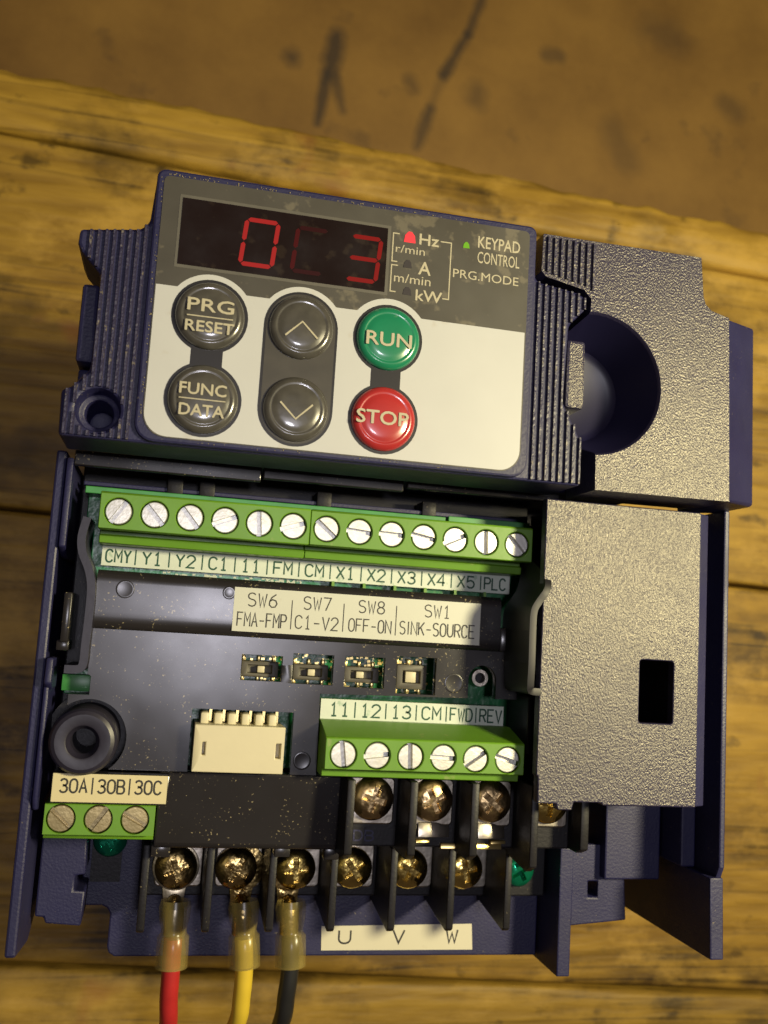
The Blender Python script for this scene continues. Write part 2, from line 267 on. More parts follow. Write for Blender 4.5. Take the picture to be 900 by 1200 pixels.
def tube(bm, path, radii, seg=16, cap=True):
    rings = []; up = Vector((1, 0, 0))
    for i, p in enumerate(path):
        p = Vector(p); a = Vector(path[max(i - 1, 0)]); b = Vector(path[min(i + 1, len(path) - 1)])
        t = (b - a).normalized(); u = (up - t * up.dot(t)).normalized(); v = t.cross(u)
        r = radii[i] if isinstance(radii, (list, tuple)) else radii
        rx, ry = r if isinstance(r, (list, tuple)) else (r, r)
        rings.append([bm.verts.new(p + u * rx * math.cos(2 * math.pi * k / seg) + v * ry * math.sin(2 * math.pi * k / seg)) for k in range(seg)])
    for a, b in zip(rings[:-1], rings[1:]):
        for k in range(seg):
            j = (k + 1) % seg; bm.faces.new((a[k], a[j], b[j], b[k]))
    if cap: bm.faces.new(rings[0][::-1]); bm.faces.new(rings[-1])
    bmesh.ops.recalc_face_normals(bm, faces=bm.faces); return bm

WL = {}
def to_mesh(name, bm, smooth=True):
    for v in bm.verts: v.co = (v.co.x * MM, v.co.y * MM, v.co.z * MM)
    me = bpy.data.meshes.new(name); bm.to_mesh(me); bm.free()
    return me
def place(name, me, material, parent=None, loc=(0, 0, 0), rz=0.0):
    o = bpy.data.objects.new(name, me); S.collection.objects.link(o)
    if material is not None and not me.materials: me.materials.append(material)
    wl = Vector(loc) * MM; WL[o.name] = wl
    o.location = wl - (WL[parent.name] if parent else Vector()); o.rotation_euler = (0, 0, rz)
    if parent: o.parent = parent
    return o
def finish(me, cut=None, bevel=0.0, seg=2, angle=35, smooth=40):
    name_smooth = me.name.startswith('plank')
    """boolean cut and bevel, applied; returns a finished mesh"""
    if cut is not None or bevel:
        t = bpy.data.objects.new('tmp', me); S.collection.objects.link(t); c = None
        if cut is not None:
            c = bpy.data.objects.new('tmpcut', cut); S.collection.objects.link(c)
            b = t.modifiers.new('b', 'BOOLEAN'); b.operation = 'DIFFERENCE'; b.object = c; b.solver = 'EXACT'
        if bevel:
            v = t.modifiers.new('v', 'BEVEL'); v.width = bevel * MM; v.segments = seg; v.limit_method = 'ANGLE'; v.angle_limit = math.radians(angle)
        dg = bpy.context.evaluated_depsgraph_get(); me2 = bpy.data.meshes.new_from_object(t.evaluated_get(dg))
        me2.name = me.name
        bpy.data.objects.remove(t); bpy.data.meshes.remove(me)
        if c: bpy.data.objects.remove(c); bpy.data.meshes.remove(cut)
        me = me2
    if smooth:
        me.set_sharp_from_angle(angle=math.radians(smooth))
        me.polygons.foreach_set('use_smooth', [p.area < 1.2e-5 or name_smooth for p in me.polygons])
    return me
def part(name, bm, material, parent=None, cut=None, bevel=0.0, seg=2, loc=(0, 0, ZT), smooth=40, angle=35):
    me = to_mesh(name, bm); cm = to_mesh('cut', cut) if cut is not None else None
    return place(name, finish(me, cm, bevel, seg, angle, smooth), material, parent, loc)
def tag(o, label=None, cat=None, group=None, kind=None):
    for k, v in (('label', label), ('category', cat), ('group', group), ('kind', kind)):
        if v: o[k] = v
    return o
def empty(name, loc):
    o = bpy.data.objects.new(name, None); S.collection.objects.link(o); o.empty_display_size = 0.01
    o.location = Vector(loc) * MM; WL[o.name] = Vector(loc) * MM; return o

TXT = {}
def text_mesh(s, bold):
    k = (s, bold)
    if k in TXT: return TXT[k].copy()
    c = bpy.data.curves.new('lettering', 'FONT'); c.body = s; c.size = 1; c.resolution_u = 3; c.offset = bold; c.fill_mode = 'FRONT'
    o = bpy.data.objects.new('tmp', c); S.collection.objects.link(o)
    dg = bpy.context.evaluated_depsgraph_get(); me = bpy.data.meshes.new_from_object(o.evaluated_get(dg)); bpy.data.objects.remove(o); bpy.data.curves.remove(c)
    TXT[k] = me; return me.copy()
def text(s, x0, x1, y0, y1, z, material, parent, bold=0.0, name='lettering', slant=0.0, rot=0.0):
    """flat print filling the box x0..x1, y0..y1"""
    src = text_mesh(s, 0.0)
    xs = [v.co.x for v in src.vertices]; ys = [v.co.y for v in src.vertices]
    ax_, bx_, ay_, by_ = min(xs), max(xs), min(ys), max(ys)
    cx, cy = (x0 + x1) / 2, (y0 + y1) / 2; vs, fs = [], []
    b = bold * 4.0; shifts = [(0, 0)] if not bold else [(0, 0), (b, 0), (-b, 0), (0, b), (0, -b)]
    for q, (sx, sy) in enumerate(shifts):
        o_ = len(vs)
        for v in src.vertices:
            x = ((v.co.x - ax_) / (bx_ - ax_) - .5) * (x1 - x0); y = ((v.co.y - ay_) / (by_ - ay_) - .5) * (y1 - y0)
            vs.append(((x + slant * y + sx) * MM, (y + sy) * MM, q * 5e-6))
        fs += [[o_ + k for k in p.vertices] for p in src.polygons]
    me = bpy.data.meshes.new('lettering'); me.from_pydata(vs, [], fs); bpy.data.meshes.remove(src)
    return place(name, me, material, parent, (cx, cy, z + ZT), rot)
def _a(cx, cy, rx, ry, a0, a1, n=7): return [(cx + rx * math.cos(math.radians(a0 + (a1 - a0) * i / n)), cy + ry * math.sin(math.radians(a0 + (a1 - a0) * i / n))) for i in range(n + 1)]
STROKES = {   # single-stroke engraving alphabet on a 1 x 1 cell
    'C': [_a(.5, .68, .5, .32, 20, 180) + _a(.5, .32, .5, .32, 180, 340)], 'M': [[(0, 0), (0, 1), (.5, .4), (1, 1), (1, 0)]], 'Y': [[(0, 1), (.5, .5), (1, 1)], [(.5, .5), (.5, 0)]],
    '1': [[(.22, .78), (.5, 1), (.5, 0)], [(.2, 0), (.8, 0)]], '2': [[(0, .75)] + _a(.5, .72, .5, .28, 170, -20) + [(0, 0), (1, 0)]], '3': [_a(.48, .75, .48, .25, 160, -90) + _a(.48, .26, .52, .26, 90, -160)],
    '4': [[(.75, 0), (.75, 1), (0, .3), (1, .3)]], '5': [[(.95, 1), (.1, 1), (.05, .55)] + _a(.48, .33, .52, .33, 130, -150)], '6': [[(.85, 1), (.3, .75)] + _a(.5, .3, .5, .3, 150, 510)],
    '7': [[(0, 1), (1, 1), (.35, 0)]], '8': [_a(.5, .76, .42, .24, 90, 450, 14), _a(.5, .26, .5, .26, 90, 450, 14)], '0': [_a(.5, .68, .5, .32, 0, 180) + _a(.5, .32, .5, .32, 180, 360) + [(1, .68)]],
    'O': [_a(.5, .68, .5, .32, 0, 180) + _a(.5, .32, .5, .32, 180, 360) + [(1, .68)]], 'F': [[(1, 1), (0, 1), (0, 0)], [(0, .52), (.8, .52)]], 'X': [[(0, 1), (1, 0)], [(0, 0), (1, 1)]],
    'P': [[(0, 0), (0, 1), (.6, 1)] + _a(.6, .75, .4, .25, 90, -90) + [(0, .5)]], 'L': [[(0, 1), (0, 0), (1, 0)]], 'W': [[(0, 1), (.25, 0), (.5, .75), (.75, 0), (1, 1)]],
    'D': [[(0, 0), (0, 1), (.45, 1)] + _a(.45, .5, .55, .5, 90, -90, 10) + [(0, 0)]], 'R': [[(0, 0), (0, 1), (.6, 1)] + _a(.6, .75, .4, .25, 90, -90) + [(0, .5)], [(.5, .5), (1, 0)]],
    'E': [[(1, 1), (0, 1), (0, 0), (1, 0)], [(0, .52), (.8, .52)]], 'V': [[(0, 1), (.5, 0), (1, 1)]], 'A': [[(0, 0), (.5, 1), (1, 0)], [(.2, .36), (.8, .36)]],
    'B': [[(0, 0), (0, 1), (.55, 1)] + _a(.55, .76, .38, .24, 90, -90) + [(0, .52)], [(.55, .52)] + _a(.58, .26, .42, .26, 90, -90) + [(0, 0)]],
    'S': [_a(.5, .76, .48, .24, 30, 260) + _a(.5, .26, .5, .26, 85, -150)], 'N': [[(0, 0), (0, 1), (1, 0), (1, 1)]], 'I': [[(.5, 0), (.5, 1)]], 'K': [[(0, 0), (0, 1)], [(1, 1), (0, .42)], [(.35, .62), (1, 0)]],
    'U': [[(0, 1)] + _a(.5, .34, .5, .34, 180, 360) + [(1, 1)]], '-': [[(.1, .45), (.9, .45)]]}
def strokes(s, x0, x1, y0, y1, z, material, parent, w=.22, gap=.34, name='lettering'):
    bm = new_bm(); n = len(s); wd = [.45 if c == 'I' else 1.0 for c in s]; cw = (x1 - x0) / (sum(wd) + gap * (n - 1)); x = x0; q = 0; rj = random.Random(hash(s) % 97 if False else len(s) * 7 + ord(s[0]))
    for c, k in zip(s, wd):
        for pl in STROKES[c]:
            pts = [(x + cw * (px if k == 1 else (px - .5) + .5 * k) , y0 + (y1 - y0) * py) for px, py in pl]
            rb = ribbon_miter(pts, w); m_ = len(pts); v = [bm.verts.new((a, b, q * .004)) for a, b in rb]; q += 1
            for i in range(m_ - 1): bm.faces.new((v[i], v[i + 1], v[2 * m_ - 2 - i], v[2 * m_ - 1 - i]))
        x += cw * (k + gap)
    bmesh.ops.recalc_face_normals(bm, faces=bm.faces)
    return place(name, to_mesh('lettering', bm), material, parent, (0, 0, z + ZT))
def ribbon_miter(path, w):
    L_, R_ = [], []
    for i, p in enumerate(path):
        a = path[max(i - 1, 0)]; b = path[min(i + 1, len(path) - 1)]
        d1 = Vector((p[0] - a[0], p[1] - a[1])); d2 = Vector((b[0] - p[0], b[1] - p[1]))
        if d1.length < 1e-6: d1 = d2
        if d2.length < 1e-6: d2 = d1
        d1.normalize(); d2.normalize(); t = d1 + d2
        if t.length < .1: t = d1
        t.normalize(); nrm = Vector((-t.y, t.x)); k = w / 2 / max(.45, nrm.dot(Vector((-d1.y, d1.x))))
        L_.append((p[0] + nrm.x * k, p[1] + nrm.y * k)); R_.append((p[0] - nrm.x * k, p[1] - nrm.y * k))
    return L_ + R_[::-1]
def bars(rects, z, material, parent, name='printed_line'):
    bm = new_bm()
    for (x0, x1, y0, y1) in rects: box(bm, x0, x1, y0, y1, z - 0.03, z)
    return part(name, bm, material, parent, smooth=0)

# ================================================================ the setting: wooden planks, brown board
top = empty('tabletop', (0, 0, 0)); tag(top, kind='structure')
def bound(b, x): return b[0] + (b[1] - b[0]) * (x + 50) / 215.0
B = [(136.3, 126.2), (118.6, 111.0), (24.8, 19.6), (-78.5, -89.3), (-180, -192), (-282, -296), (-384, -399)]
def plank(upper, lower, material, rag_hi=0.0, rag_lo=0.0, dz=0.0, seed=0, edge=1.6, gap=0.55):
    rnd = random.Random(seed); bm = new_bm(); nx = 300; X0, X1 = -420, 560
    ph = [rnd.uniform(0, 6.28) for _ in range(8)]
    def wob(x, a): return a * (.5 * math.sin(x * .017 + ph[0]) + .35 * math.sin(x * .063 + ph[1]) + .4 * math.sin(x * .21 + ph[2]) + .35 * math.sin(x * .53 + ph[3]) + (.9 * max(0, math.sin(x * .045 + 2.2)) ** 3 * math.sin(x * .31) if x > 60 else 0)) + rnd.uniform(-.35, .35) * a
    rows = []
    for i in range(nx + 1):
        x = X0 + (X1 - X0) * i / nx
        yu = bound(upper, x) - gap + wob(x, rag_hi); yl = bound(lower, x) + gap + wob(x, rag_lo)
        e1 = edge * (1 + .3 * math.sin(x * .05 + ph[4])); e2 = edge * (1 + .3 * math.sin(x * .06 + ph[5]))
        h = dz + .25 * math.sin(x * .012 + ph[6])
        prof = [(yl, -18), (yl, h - e2), (yl + e2 * .3, h - e2 * .3), (yl + e2, h - .06), (yl + e2 * 2.5, h), ((yl + yu) / 2, h + .15), (yu - e1 * 2.5, h), (yu - e1, h - .06), (yu - e1 * .3, h - e1 * .3), (yu, h - e1), (yu, -18)]
        rows.append([bm.verts.new((x, y, z)) for y, z in prof])
    for a, b in zip(rows[:-1], rows[1:]):
        for k in range(len(a) - 1): bm.faces.new((a[k], b[k], b[k + 1], a[k + 1]))
        bm.faces.new((a[-1], b[-1], b[0], a[0]))
    bm.faces.new(rows[0]); bm.faces.new(rows[-1][::-1]); bmesh.ops.recalc_face_normals(bm, faces=bm.faces)
    return part('plank', bm, material, top, loc=(0, 0, 0), smooth=60)
plank(B[0], B[1], M['wood1'], rag_hi=.7, seed=3, edge=2.2, dz=-.2)
plank(B[1], B[2], M['wood1'], seed=4, edge=.9)
plank(B[2], B[3], M['wood2'], seed=5, edge=1.0, dz=-.1)
plank(B[3], B[4], M['wood3'], seed=6, edge=1.8)
plank(B[4], B[5], M['wood2'], seed=8)
plank(B[5], B[6], M['wood1'], seed=9)

ZB = -30.0       # the board behind lies lower
SCUFFS = []
def board_pt(px, py):                      # where a scuff seen in the photograph lies on the board
    d = Vector((px - 450, py - 600, 1131.38)); w = Vector((R[0].dot(d), R[1].dot(d), R[2].dot(d)))
    t = (ZB - (143.694 + ZT)) / w.z
    return (w.x * t * MM, w.y * t * MM)
for a, b, w, s in (((566, -5), (548, 40), .0022, .7), ((548, 40), (520, 88), .0024, .8), ((520, 88), (500, 135), .0022, .3), ((504, 128), (489, 172), .0026, .65), ((395, 40), (385, 85), .004, .85), ((383, 85), (372, 145), .0022, .8),
                   ((392, 85), (402, 130), .0022, .6), ((340, 66), (342, 68), .004, .7), ((760, 35), (790, 45), .008, .35), ((640, 65), (655, 66), .003, .5),
                   ((560, 105), (556, 118), .005, .45), ((480, 95), (486, 105), .003, .45), ((850, 120), (862, 132), .005, .4), ((720, 150), (735, 190), .006, .3)):
    SCUFFS.append((*board_pt(*a), *board_pt(*b), w, s))
bm = new_bm(); box(bm, -700, 800, -450, 900, ZB - 18, ZB)
tag(part('board', bm, board_mat(), None, loc=(0, 0, 0)), kind='structure')

# ================================================================ the inverter
inv = empty('inverter', (36, 5, 0))
tag(inv, 'opened dark blue motor inverter with keypad, green terminal blocks and red display digits', 'inverter')
P = lambda name, bm, mt, parent=inv, **kw: part(name, bm, mt, parent, **kw)

# --- carcass
bm = new_bm(); box(bm, -14, 87, -29.5, 24, -70, -22); P('body', bm, M['black'], bevel=.6)
bm = new_bm(); box(bm, -5.5, 74, 24.3, 57, -70, 1.0); P('body', bm, M['navy'], bevel=.8)
bm = new_bm(); box(bm, -10, 82, -26, 56, -76, -70.05)
for k in range(19):
    x = -9.5 + k * 5.02; box(bm, x, x + 1.6, -26, 56, -99.8, -76.05)
P('heat_sink', bm, M['alu'])
bm = new_bm(); box(bm, -14.6, 60, -31, 24.2, -21.9, -14); P('tray', bm, M['black'], bevel=.3)

# --- side walls
bm = new_bm(); extrude_x(bm, [(24.0, -2.6), (-47.0, -2.6), (-49, -16), (-44, -32), (-36, -60), (24, -60)], -17.6, -16.1); lw = P('side_wall', bm, M['navy'], bevel=.35)
bm = new_bm(); extrude_x(bm, [(22.9, -1.8), (9.8, -1.8), (8.5, -6), (8.5, -20), (22.9, -20)], -15.95, -15.0); P('wall_rim', bm, M['navy'], lw, bevel=.25)
bm = new_bm(); extrude_x(bm, [(-8.6, -1.6), (-25.5, -1.6), (-27.2, -2.6), (-27.6, -5), (-27, -20), (-8.0, -20)], -15.95, -15.2); P('wall_rim', bm, M['navy'], lw, bevel=.3)
bm = new_bm(); extrude_x(bm, [(-6.0, -1.0), (-9.6, -.6), (-10.6, -2.2), (-10.6, -8), (-6, -8)], -15.9, -14.9); P('wall_clip', bm, M['navy'], lw, bevel=.3)
bm = new_bm(); extrude_x(bm, [(24, 0), (-33.5, 0), (-38.3, -2.4), (-38.3, -60), (24, -60)], 89.3, 90.3); rw = P('side_wall', bm, M['navy'], bevel=.25)
bm = new_bm(); extrude_x(bm, [(-35.2, -.4), (-47.6, 0), (-47.6, -36), (-35.2, -36)], 88.0, 90.35); P('wall_flange', bm, M['navy'], rw, bevel=.25)
bm = new_bm(); extrude_x(bm, [(23, -7), (-35.1, -7), (-35.1, -36), (23, -36)], 86.6, 89.2); P('wall_web', bm, M['navy'], rw, bevel=.3)

# --- keypad
KO = [(-6.3, 61.9), (49.2, 61.9), (49.7, 54.2), (50.4, 53.8), (56.6, 53.0), (57.9, 52.2), (57.9, 50.6), (55.3, 47.8), (54.8, 35.8), (58.0, 30.0), (57.9, 23.5), (-15.9, 23.5),
      (-16.1, 29.6), (-14.8, 30.3), (-12.7, 32.8), (-12.5, 45.9), (-15.3, 48.8), (-15.9, 50.0), (-15.8, 52.0), (-7.9, 53.2), (-6.8, 54.4)]
bm = new_bm(); prism(bm, KO, 1.2, 12.3)
cut = new_bm(); lathe(cut, [(0, 1.8), (1.85, 1.8), (1.85, 9.4), (2.75, 9.4), (3.0, 14), (0, 14)], -11.2, 27.4, 32)
kb = P('keypad_body', bm, M['navy'], cut=cut, bevel=.45)
bm = new_bm(); prism(bm, rrect(-6.35, 49.3, 23.7, 62.0, 2.6, 1.2), 12.0, 13.05); P('keypad_frame', bm, M['navy'], bevel=.35)
def scan(outline, x):
    ys = []
    for i in range(len(outline)):
        (xa, ya), (xb, yb) = outline[i], outline[(i + 1) % len(outline)]
        if (xa - x) * (xb - x) < 0: ys.append(ya + (yb - ya) * (x - xa) / (xb - xa))
    ys.sort(); return list(zip(ys[::2], ys[1::2]))
def ribs(bm, outline, x0, x1, n, z0, z1, inset=.25, holes=()):
    for k in range(n):
        x = x0 + (x1 - x0) * k / (n - 1)
        for (ya, yb) in scan(outline, x):
            ya += inset; yb -= inset; segs = [(ya, yb)]
            for (hx, hy, hr) in holes:
                if abs(x - hx) < hr:
                    dy = math.sqrt(hr * hr - (x - hx) ** 2); ns = []
                    for (s, e) in segs:
                        if hy - dy > s: ns.append((s, min(e, hy - dy)))
                        if hy + dy < e: ns.append((max(s, hy + dy), e))
                    segs = ns
            for (s, e) in segs:
                if e - s > .4:
                    w0, w1 = .27, .14
                    pr = [(x - w0, z0), (x + w0, z0), (x + w1, z1), (x - w1, z1)]
                    a = [bm.verts.new((px, s, pz)) for px, pz in pr]; b = [bm.verts.new((px, e, pz)) for px, pz in pr]
                    bm.faces.new(a[::-1]); bm.faces.new(b)
                    for i in range(4): bm.faces.new((a[i], a[(i + 1) % 4], b[(i + 1) % 4], b[i]))
    bmesh.ops.recalc_face_normals(bm, faces=bm.faces)
bm = new_bm(); ribs(bm, KO, -15.3, -7.2, 9, 12.25, 12.75, holes=[(-11.2, 27.4, 3.15)]); P('grip_ribs', bm, M['rib'], kb, smooth=0)
bm = new_bm(); ribs(bm, KO, 50.1, 57.5, 8, 12.25, 12.75); P('grip_ribs', bm, M['rib'], kb, smooth=0)
bm = new_bm(); box(bm, -14.9, -12.6, 34.0, 45.0, 3, 10.8); P('side_latch', bm, M['navy'], bevel=.5)
bm = new_bm(); box(bm, -14.6, -12.7, 31.0, 33.6, 2, 8.5); P('side_latch', bm, M['navy'], bevel=.4)

# printed keypad face
bm = new_bm(); prism(bm, rrect(-5.35, 48.1, 24.4, 61.0, 3.2, .8), 12.9, 13.15); gl = P('grey_panel', bm, M['grey_label'], smooth=0)
BX = (2.35, 14.95, 27.4); BY = (41.75, 30.1)
pts = arc(-5.2 + 3.1, 24.55 + 3.1, 3.1, 180, 270, 8) + arc(47.9 - 3.1, 24.55 + 3.1, 3.1, 270, 360, 8) + [(47.9, 45.35)]
for x in BX[::-1]:
    a = math.degrees(math.asin((45.4 - BY[0]) / 5.95)); pts += arc(x, BY[0], 5.95, a, 180 - a, 16)
pts += [(-5.2, 45.4)]
bm = new_bm(); prism(bm, pts, 13.05, 13.20); wl_ = P('white_panel', bm, M['white_label'], smooth=0)
def dumbbell(x, r, hw):
    a = math.degrees(math.asin(hw / r))
    return arc(x, BY[0], r, -90 + a, 270 - a, 32) + arc(x, BY[1], r, 90 + a, 450 - a, 32)
for x, r, hw, mt in ((BX[0], 5.2, 2.15, 'surround'), (BX[2], 5.05, 2.15, 'surround')):
    bm = new_bm(); prism(bm, dumbbell(x, r, hw), 13.1, 13.24); P('button_surround', bm, M[mt], smooth=0)
bm = new_bm(); prism(bm, arc(BX[1], BY[0], 5.2, 0, 180, 24) + arc(BX[1], BY[1], 5.2, 180, 360, 24), 13.1, 13.24); P('button_surround', bm, M['surround'], smooth=0)
bm = new_bm(); prism(bm, arc(BX[1], BY[0], 4.85, 0, 180, 24) + arc(BX[1], BY[1], 4.85, 180, 360, 24), 13.15, 13.27); P('button_surround', bm, M['pill'], smooth=0)
def button(x, y, mt, r=4.75):
    bm = new_bm(); lathe(bm, [(r, 13.2), (r, 13.38), (r - .10, 13.62), (r - .28, 13.84), (r - .55, 14.02), (r - .8, 14.12), (r - .98, 14.13), (r - 1.1, 14.07), (r - 1.25, 14.10), (r - 1.6, 14.22), (r - 2.1, 14.29), (r - 3, 14.34), (0, 14.36)], x, y, 56)
    return P('button', bm, M[mt], smooth=60)
bt = {}
for k, (i, j, mt) in {'prg': (0, 0, 'btn_grey'), 'func': (0, 1, 'btn_grey'), 'up': (1, 0, 'btn_grey'), 'dn': (1, 1, 'btn_grey'), 'run': (2, 0, 'btn_green'), 'stop': (2, 1, 'btn_red')}.items():
    bt[k] = button(BX[i], BY[j], mt, 4.75 if i == 0 else (4.55 if i == 1 else 4.6))
zt = 14.41
text('PRG', -.75, 5.45, 42.0, 43.75, zt, M['print'], bt['prg'], .012); bars([(-.75, 5.45, 41.2, 41.36)], zt, M['print'], bt['prg'])
text('RESET', -.85, 5.65, 39.15, 40.65, zt, M['print'], bt['prg'], .012)
text('FUNC', -.85, 5.35, 30.45, 32.0, zt, M['print'], bt['func'], .012); bars([(-.85, 5.35, 29.75, 29.9)], zt, M['print'], bt['func'])
text('DATA', -.7, 5.25, 27.55, 29.1, zt, M['print'], bt['func'], .012)
text('RUN', 24.1, 30.6, 40.4, 42.3, zt, M['print'], bt['run'], .013)
text('STOP', 23.4, 30.8, 29.1, 31.0, zt, M['print'], bt['stop'], .013)
for k, y, s in (('up', 41.2, 1), ('dn', 29.7, -1)):
    bm = new_bm(); prism(bm, ribbon([(BX[1] - 2.25, y - s * 1.05), (BX[1], y + s * 1.15), (BX[1] + 2.25, y - s * 1.05)], .26), zt - .05, zt); P('chevron', bm, M['print'], bt[k], smooth=0)

# grit caught in the seam round the printed face
bm = new_bm(); rg = random.Random(5)
for k in range(170):
    if k < 95: x, y = rg.uniform(-5, 40) if rg.random() < .7 else rg.uniform(-5, 10), 61.25 + rg.gauss(0, .12)
    elif k < 145: x, y = -5.65 + rg.gauss(0, .10), rg.uniform(26, 61)
    else: x, y = rg.uniform(0, 44), 24.15 + rg.gauss(0, .1)
    q = rg.uniform(.04, .11); bmesh.ops.create_icosphere(bm, subdivisions=1, radius=q, matrix=Matrix.Translation((x, y, 13.05 + q * .4)))
P('grit', bm, M['grit'], smooth=0)['kind'] = 'stuff'
# display
bm = new_bm(); box(bm, -3.05, 26.9, 48.15, 58.6, 13.05, 13.19); P('display_rim', bm, M['grey_rim'], smooth=0)
bm = new_bm(); box(bm, -2.65, 26.45, 48.6, 58.15, 13.1, 13.24); dsp = P('display', bm, M['glass'], smooth=0)
def digit(cx, cy, w, h, segs, slant=.085):
    t = .62; g = .10
    hw, hh = w / 2 - t / 2, h / 2 - t / 2
    def hbar(y): return [(-hw + g, y), (-hw + t / 2 + g, y + t / 2), (hw - t / 2 - g, y + t / 2), (hw - g, y), (hw - t / 2 - g, y - t / 2), (-hw + t / 2 + g, y - t / 2)]
    def vbar(x, y0, y1): return [(x, y0 + g), (x + t / 2, y0 + t / 2 + g), (x + t / 2, y1 - t / 2 - g), (x, y1 - g), (x - t / 2, y1 - t / 2 - g), (x - t / 2, y0 + t / 2 + g)]
    shp = {'a': hbar(hh), 'g': hbar(0), 'd': hbar(-hh), 'f': vbar(-hw, 0, hh), 'b': vbar(hw, 0, hh), 'e': vbar(-hw, -hh, 0), 'c': vbar(hw, -hh, 0)}
    for s, mt in segs.items():
        bm = new_bm(); prism(bm, [(cx + x + slant * y, cy + y) for x, y in shp[s]], 13.24, 13.27); P('segment', bm, M[mt], dsp, smooth=0)
digit(8.25, 53.15, 5.0, 7.1, {k: 'seg_on' for k in 'abcdef'})
digit(15.4, 53.1, 4.9, 7.0, {'f': 'seg_dim', 'e': 'seg_dim', 'a': 'seg_faint', 'd': 'seg_faint'})
digit(23.15, 53.05, 4.9, 7.0, {k: 'seg_mid' for k in 'abcdg'})

# printed legend and indicator lights
zp = 13.17
text('Hz', 31.2, 34.1, 56.5, 58.1, zp, M['print'], gl, .01); text('r/min', 27.75, 32.1, 54.85, 56.05, zp, M['print'], gl)
text('A', 31.3, 33.1, 52.0, 53.9, zp, M['print'], gl, .01); text('m/min', 27.75, 33.2, 50.4, 51.75, zp, M['print'], gl)
text('kW', 31.1, 35.0, 48.05, 49.65, zp, M['print'], gl, .01)
text('KEYPAD', 40.1, 46.6, 57.35, 59.1, zp, M['print'], gl, .008); text('CONTROL', 40.1, 46.6, 55.0, 56.75, zp, M['print'], gl, .004)
text('PRG.MODE', 36.5, 46.6, 52.3, 53.6, zp, M['print'], gl)
w = .17
bars([(27.2, 28.2, 57.55, 57.55 + w), (27.2, 27.2 + w, 53.5, 57.55), (27.2, 28.1, 53.5 - w, 53.5), (27.2, 28.2, 52.95 - w, 52.95), (27.2, 27.2 + w, 49.0, 52.8), (27.2, 28.1, 49.0 - w, 49.0),
      (34.4, 36.1, 57.3, 57.3 + w), (36.1 - w, 36.1, 48.9, 57.3), (35.1, 36.1, 48.9 - w, 48.9)], zp, M['print'], gl)
for x, y, mt, s in ((29.75, 57.3, 'led_red', .95), (38.3, 57.4, 'led_green', .55), (29.65, 53.25, 'led_off', .7), (29.8, 49.2, 'led_off', .7)):
    bm = new_bm(); prism(bm, [(x - s * .9, y - s * .8), (x + s * .9, y - s * .8), (x + s * .75, y + s * .3), (x + s * .25, y + s * .9), (x - s * .25, y + s * .9), (x - s * .75, y + s * .3)], 13.1, 13.22); P('indicator_light', bm, M[mt], smooth=0)

# --- side block with finger bowl
BO = [(50.7, 61.6), (77.1, 61.7), (77.6, 55.4), (78.0, 54.2), (79.0, 53.3), (82.1, 52.5), (82.6, 23.4), (60.4, 23.2), (60.3, 29), (58.6, 30.5), (56.2, 35.5), (56.4, 47.6), (58.7, 50.2), (58.8, 52.4), (57.6, 53.7), (51.4, 54.9), (50.6, 55.7)]
bm = new_bm(); prism(bm, BO, 1.3, 12.0)
cut = new_bm(); lathe(cut, [(0, 3.0), (6.4, 3.0), (7.6, 3.6), (10.7, 11.5), (11.4, 12.6), (0, 12.6)], 59.7, 39.5, 72)
sb = P('side_block', bm, M['grain'], cut=cut, bevel=.45, smooth=45)
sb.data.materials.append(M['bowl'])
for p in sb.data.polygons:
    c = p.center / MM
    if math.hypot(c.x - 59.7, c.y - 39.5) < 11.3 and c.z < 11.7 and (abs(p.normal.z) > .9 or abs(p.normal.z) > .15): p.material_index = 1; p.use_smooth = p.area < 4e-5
bm = new_bm()
a = [(82.2, 52.5, 11.75), (90.4, 53.8, 6.0), (90.6, 24.0, 6.0), (82.65, 23.4, 11.75)]
va = [bm.verts.new(v) for v in a]; vb = [bm.verts.new((x, y, -4.0)) for x, y, z in a]
bm.faces.new(va[::-1]); bm.faces.new(vb)
for i in range(4): bm.faces.new((va[i], va[(i + 1) % 4], vb[(i + 1) % 4], vb[i]))
bmesh.ops.recalc_face_normals(bm, faces=bm.faces); P('block_flank', bm, M['navy'], sb, bevel=.5)
bm = new_bm(); RB = [(51.0, 61.4), (59.2, 61.3), (59.2, 53.2), (58.4, 53.9), (51.7, 55.2), (50.9, 56)]; ribs(bm, RB, 51.5, 58.9, 8, 11.95, 12.45); P('grip_ribs', bm, M['rib'], sb, smooth=0)
bm = new_bm(); box(bm, 56.3, 59.4, 35.9, 46.6, 3.2, 9.3); P('keypad_latch', bm, M['grain'], bevel=.5)
bm = new_bm(); box(bm, 56.0, 57.2, 33.4, 35.6, 3.2, 8.5); P('keypad_latch', bm, M['navy'], bevel=.3)

# --- rails under the keypad's lower lip
for x0, x1, y0, y1, z in ((-15.0, 12.3, 21.9, 24.2, -2.2), (12.6, 34.6, 22.4, 24.2, -2.0), (35.0, 60.4, 22.9, 24.2, -1.2)):
    bm = new_bm(); box(bm, x0, x1, y0, y1, z - 1.2, z); P('rail', bm, M['cover'], bevel=.2)
for x in (-1.5, 3.4, 22, 39.5):
    bm = new_bm(); box(bm, x, x + 2.4, 19.75, 22.2, -13, -8.6); P('clip', bm, M['black'], bevel=.2)
bm = new_bm(); box(bm, -13.4, 43, 18.45, 19.55, -10.4, -6.2); box(bm, 43.2, 57.2, 18.45, 19.7, -10.3, -5.6); P('board_edge', bm, M['board_edge'], bevel=.12)
bm = new_bm(); box(bm, -14, 58, 20.0, 20.7, -14, -9.2); P('tray_rim', bm, M['navy'], bevel=.15)

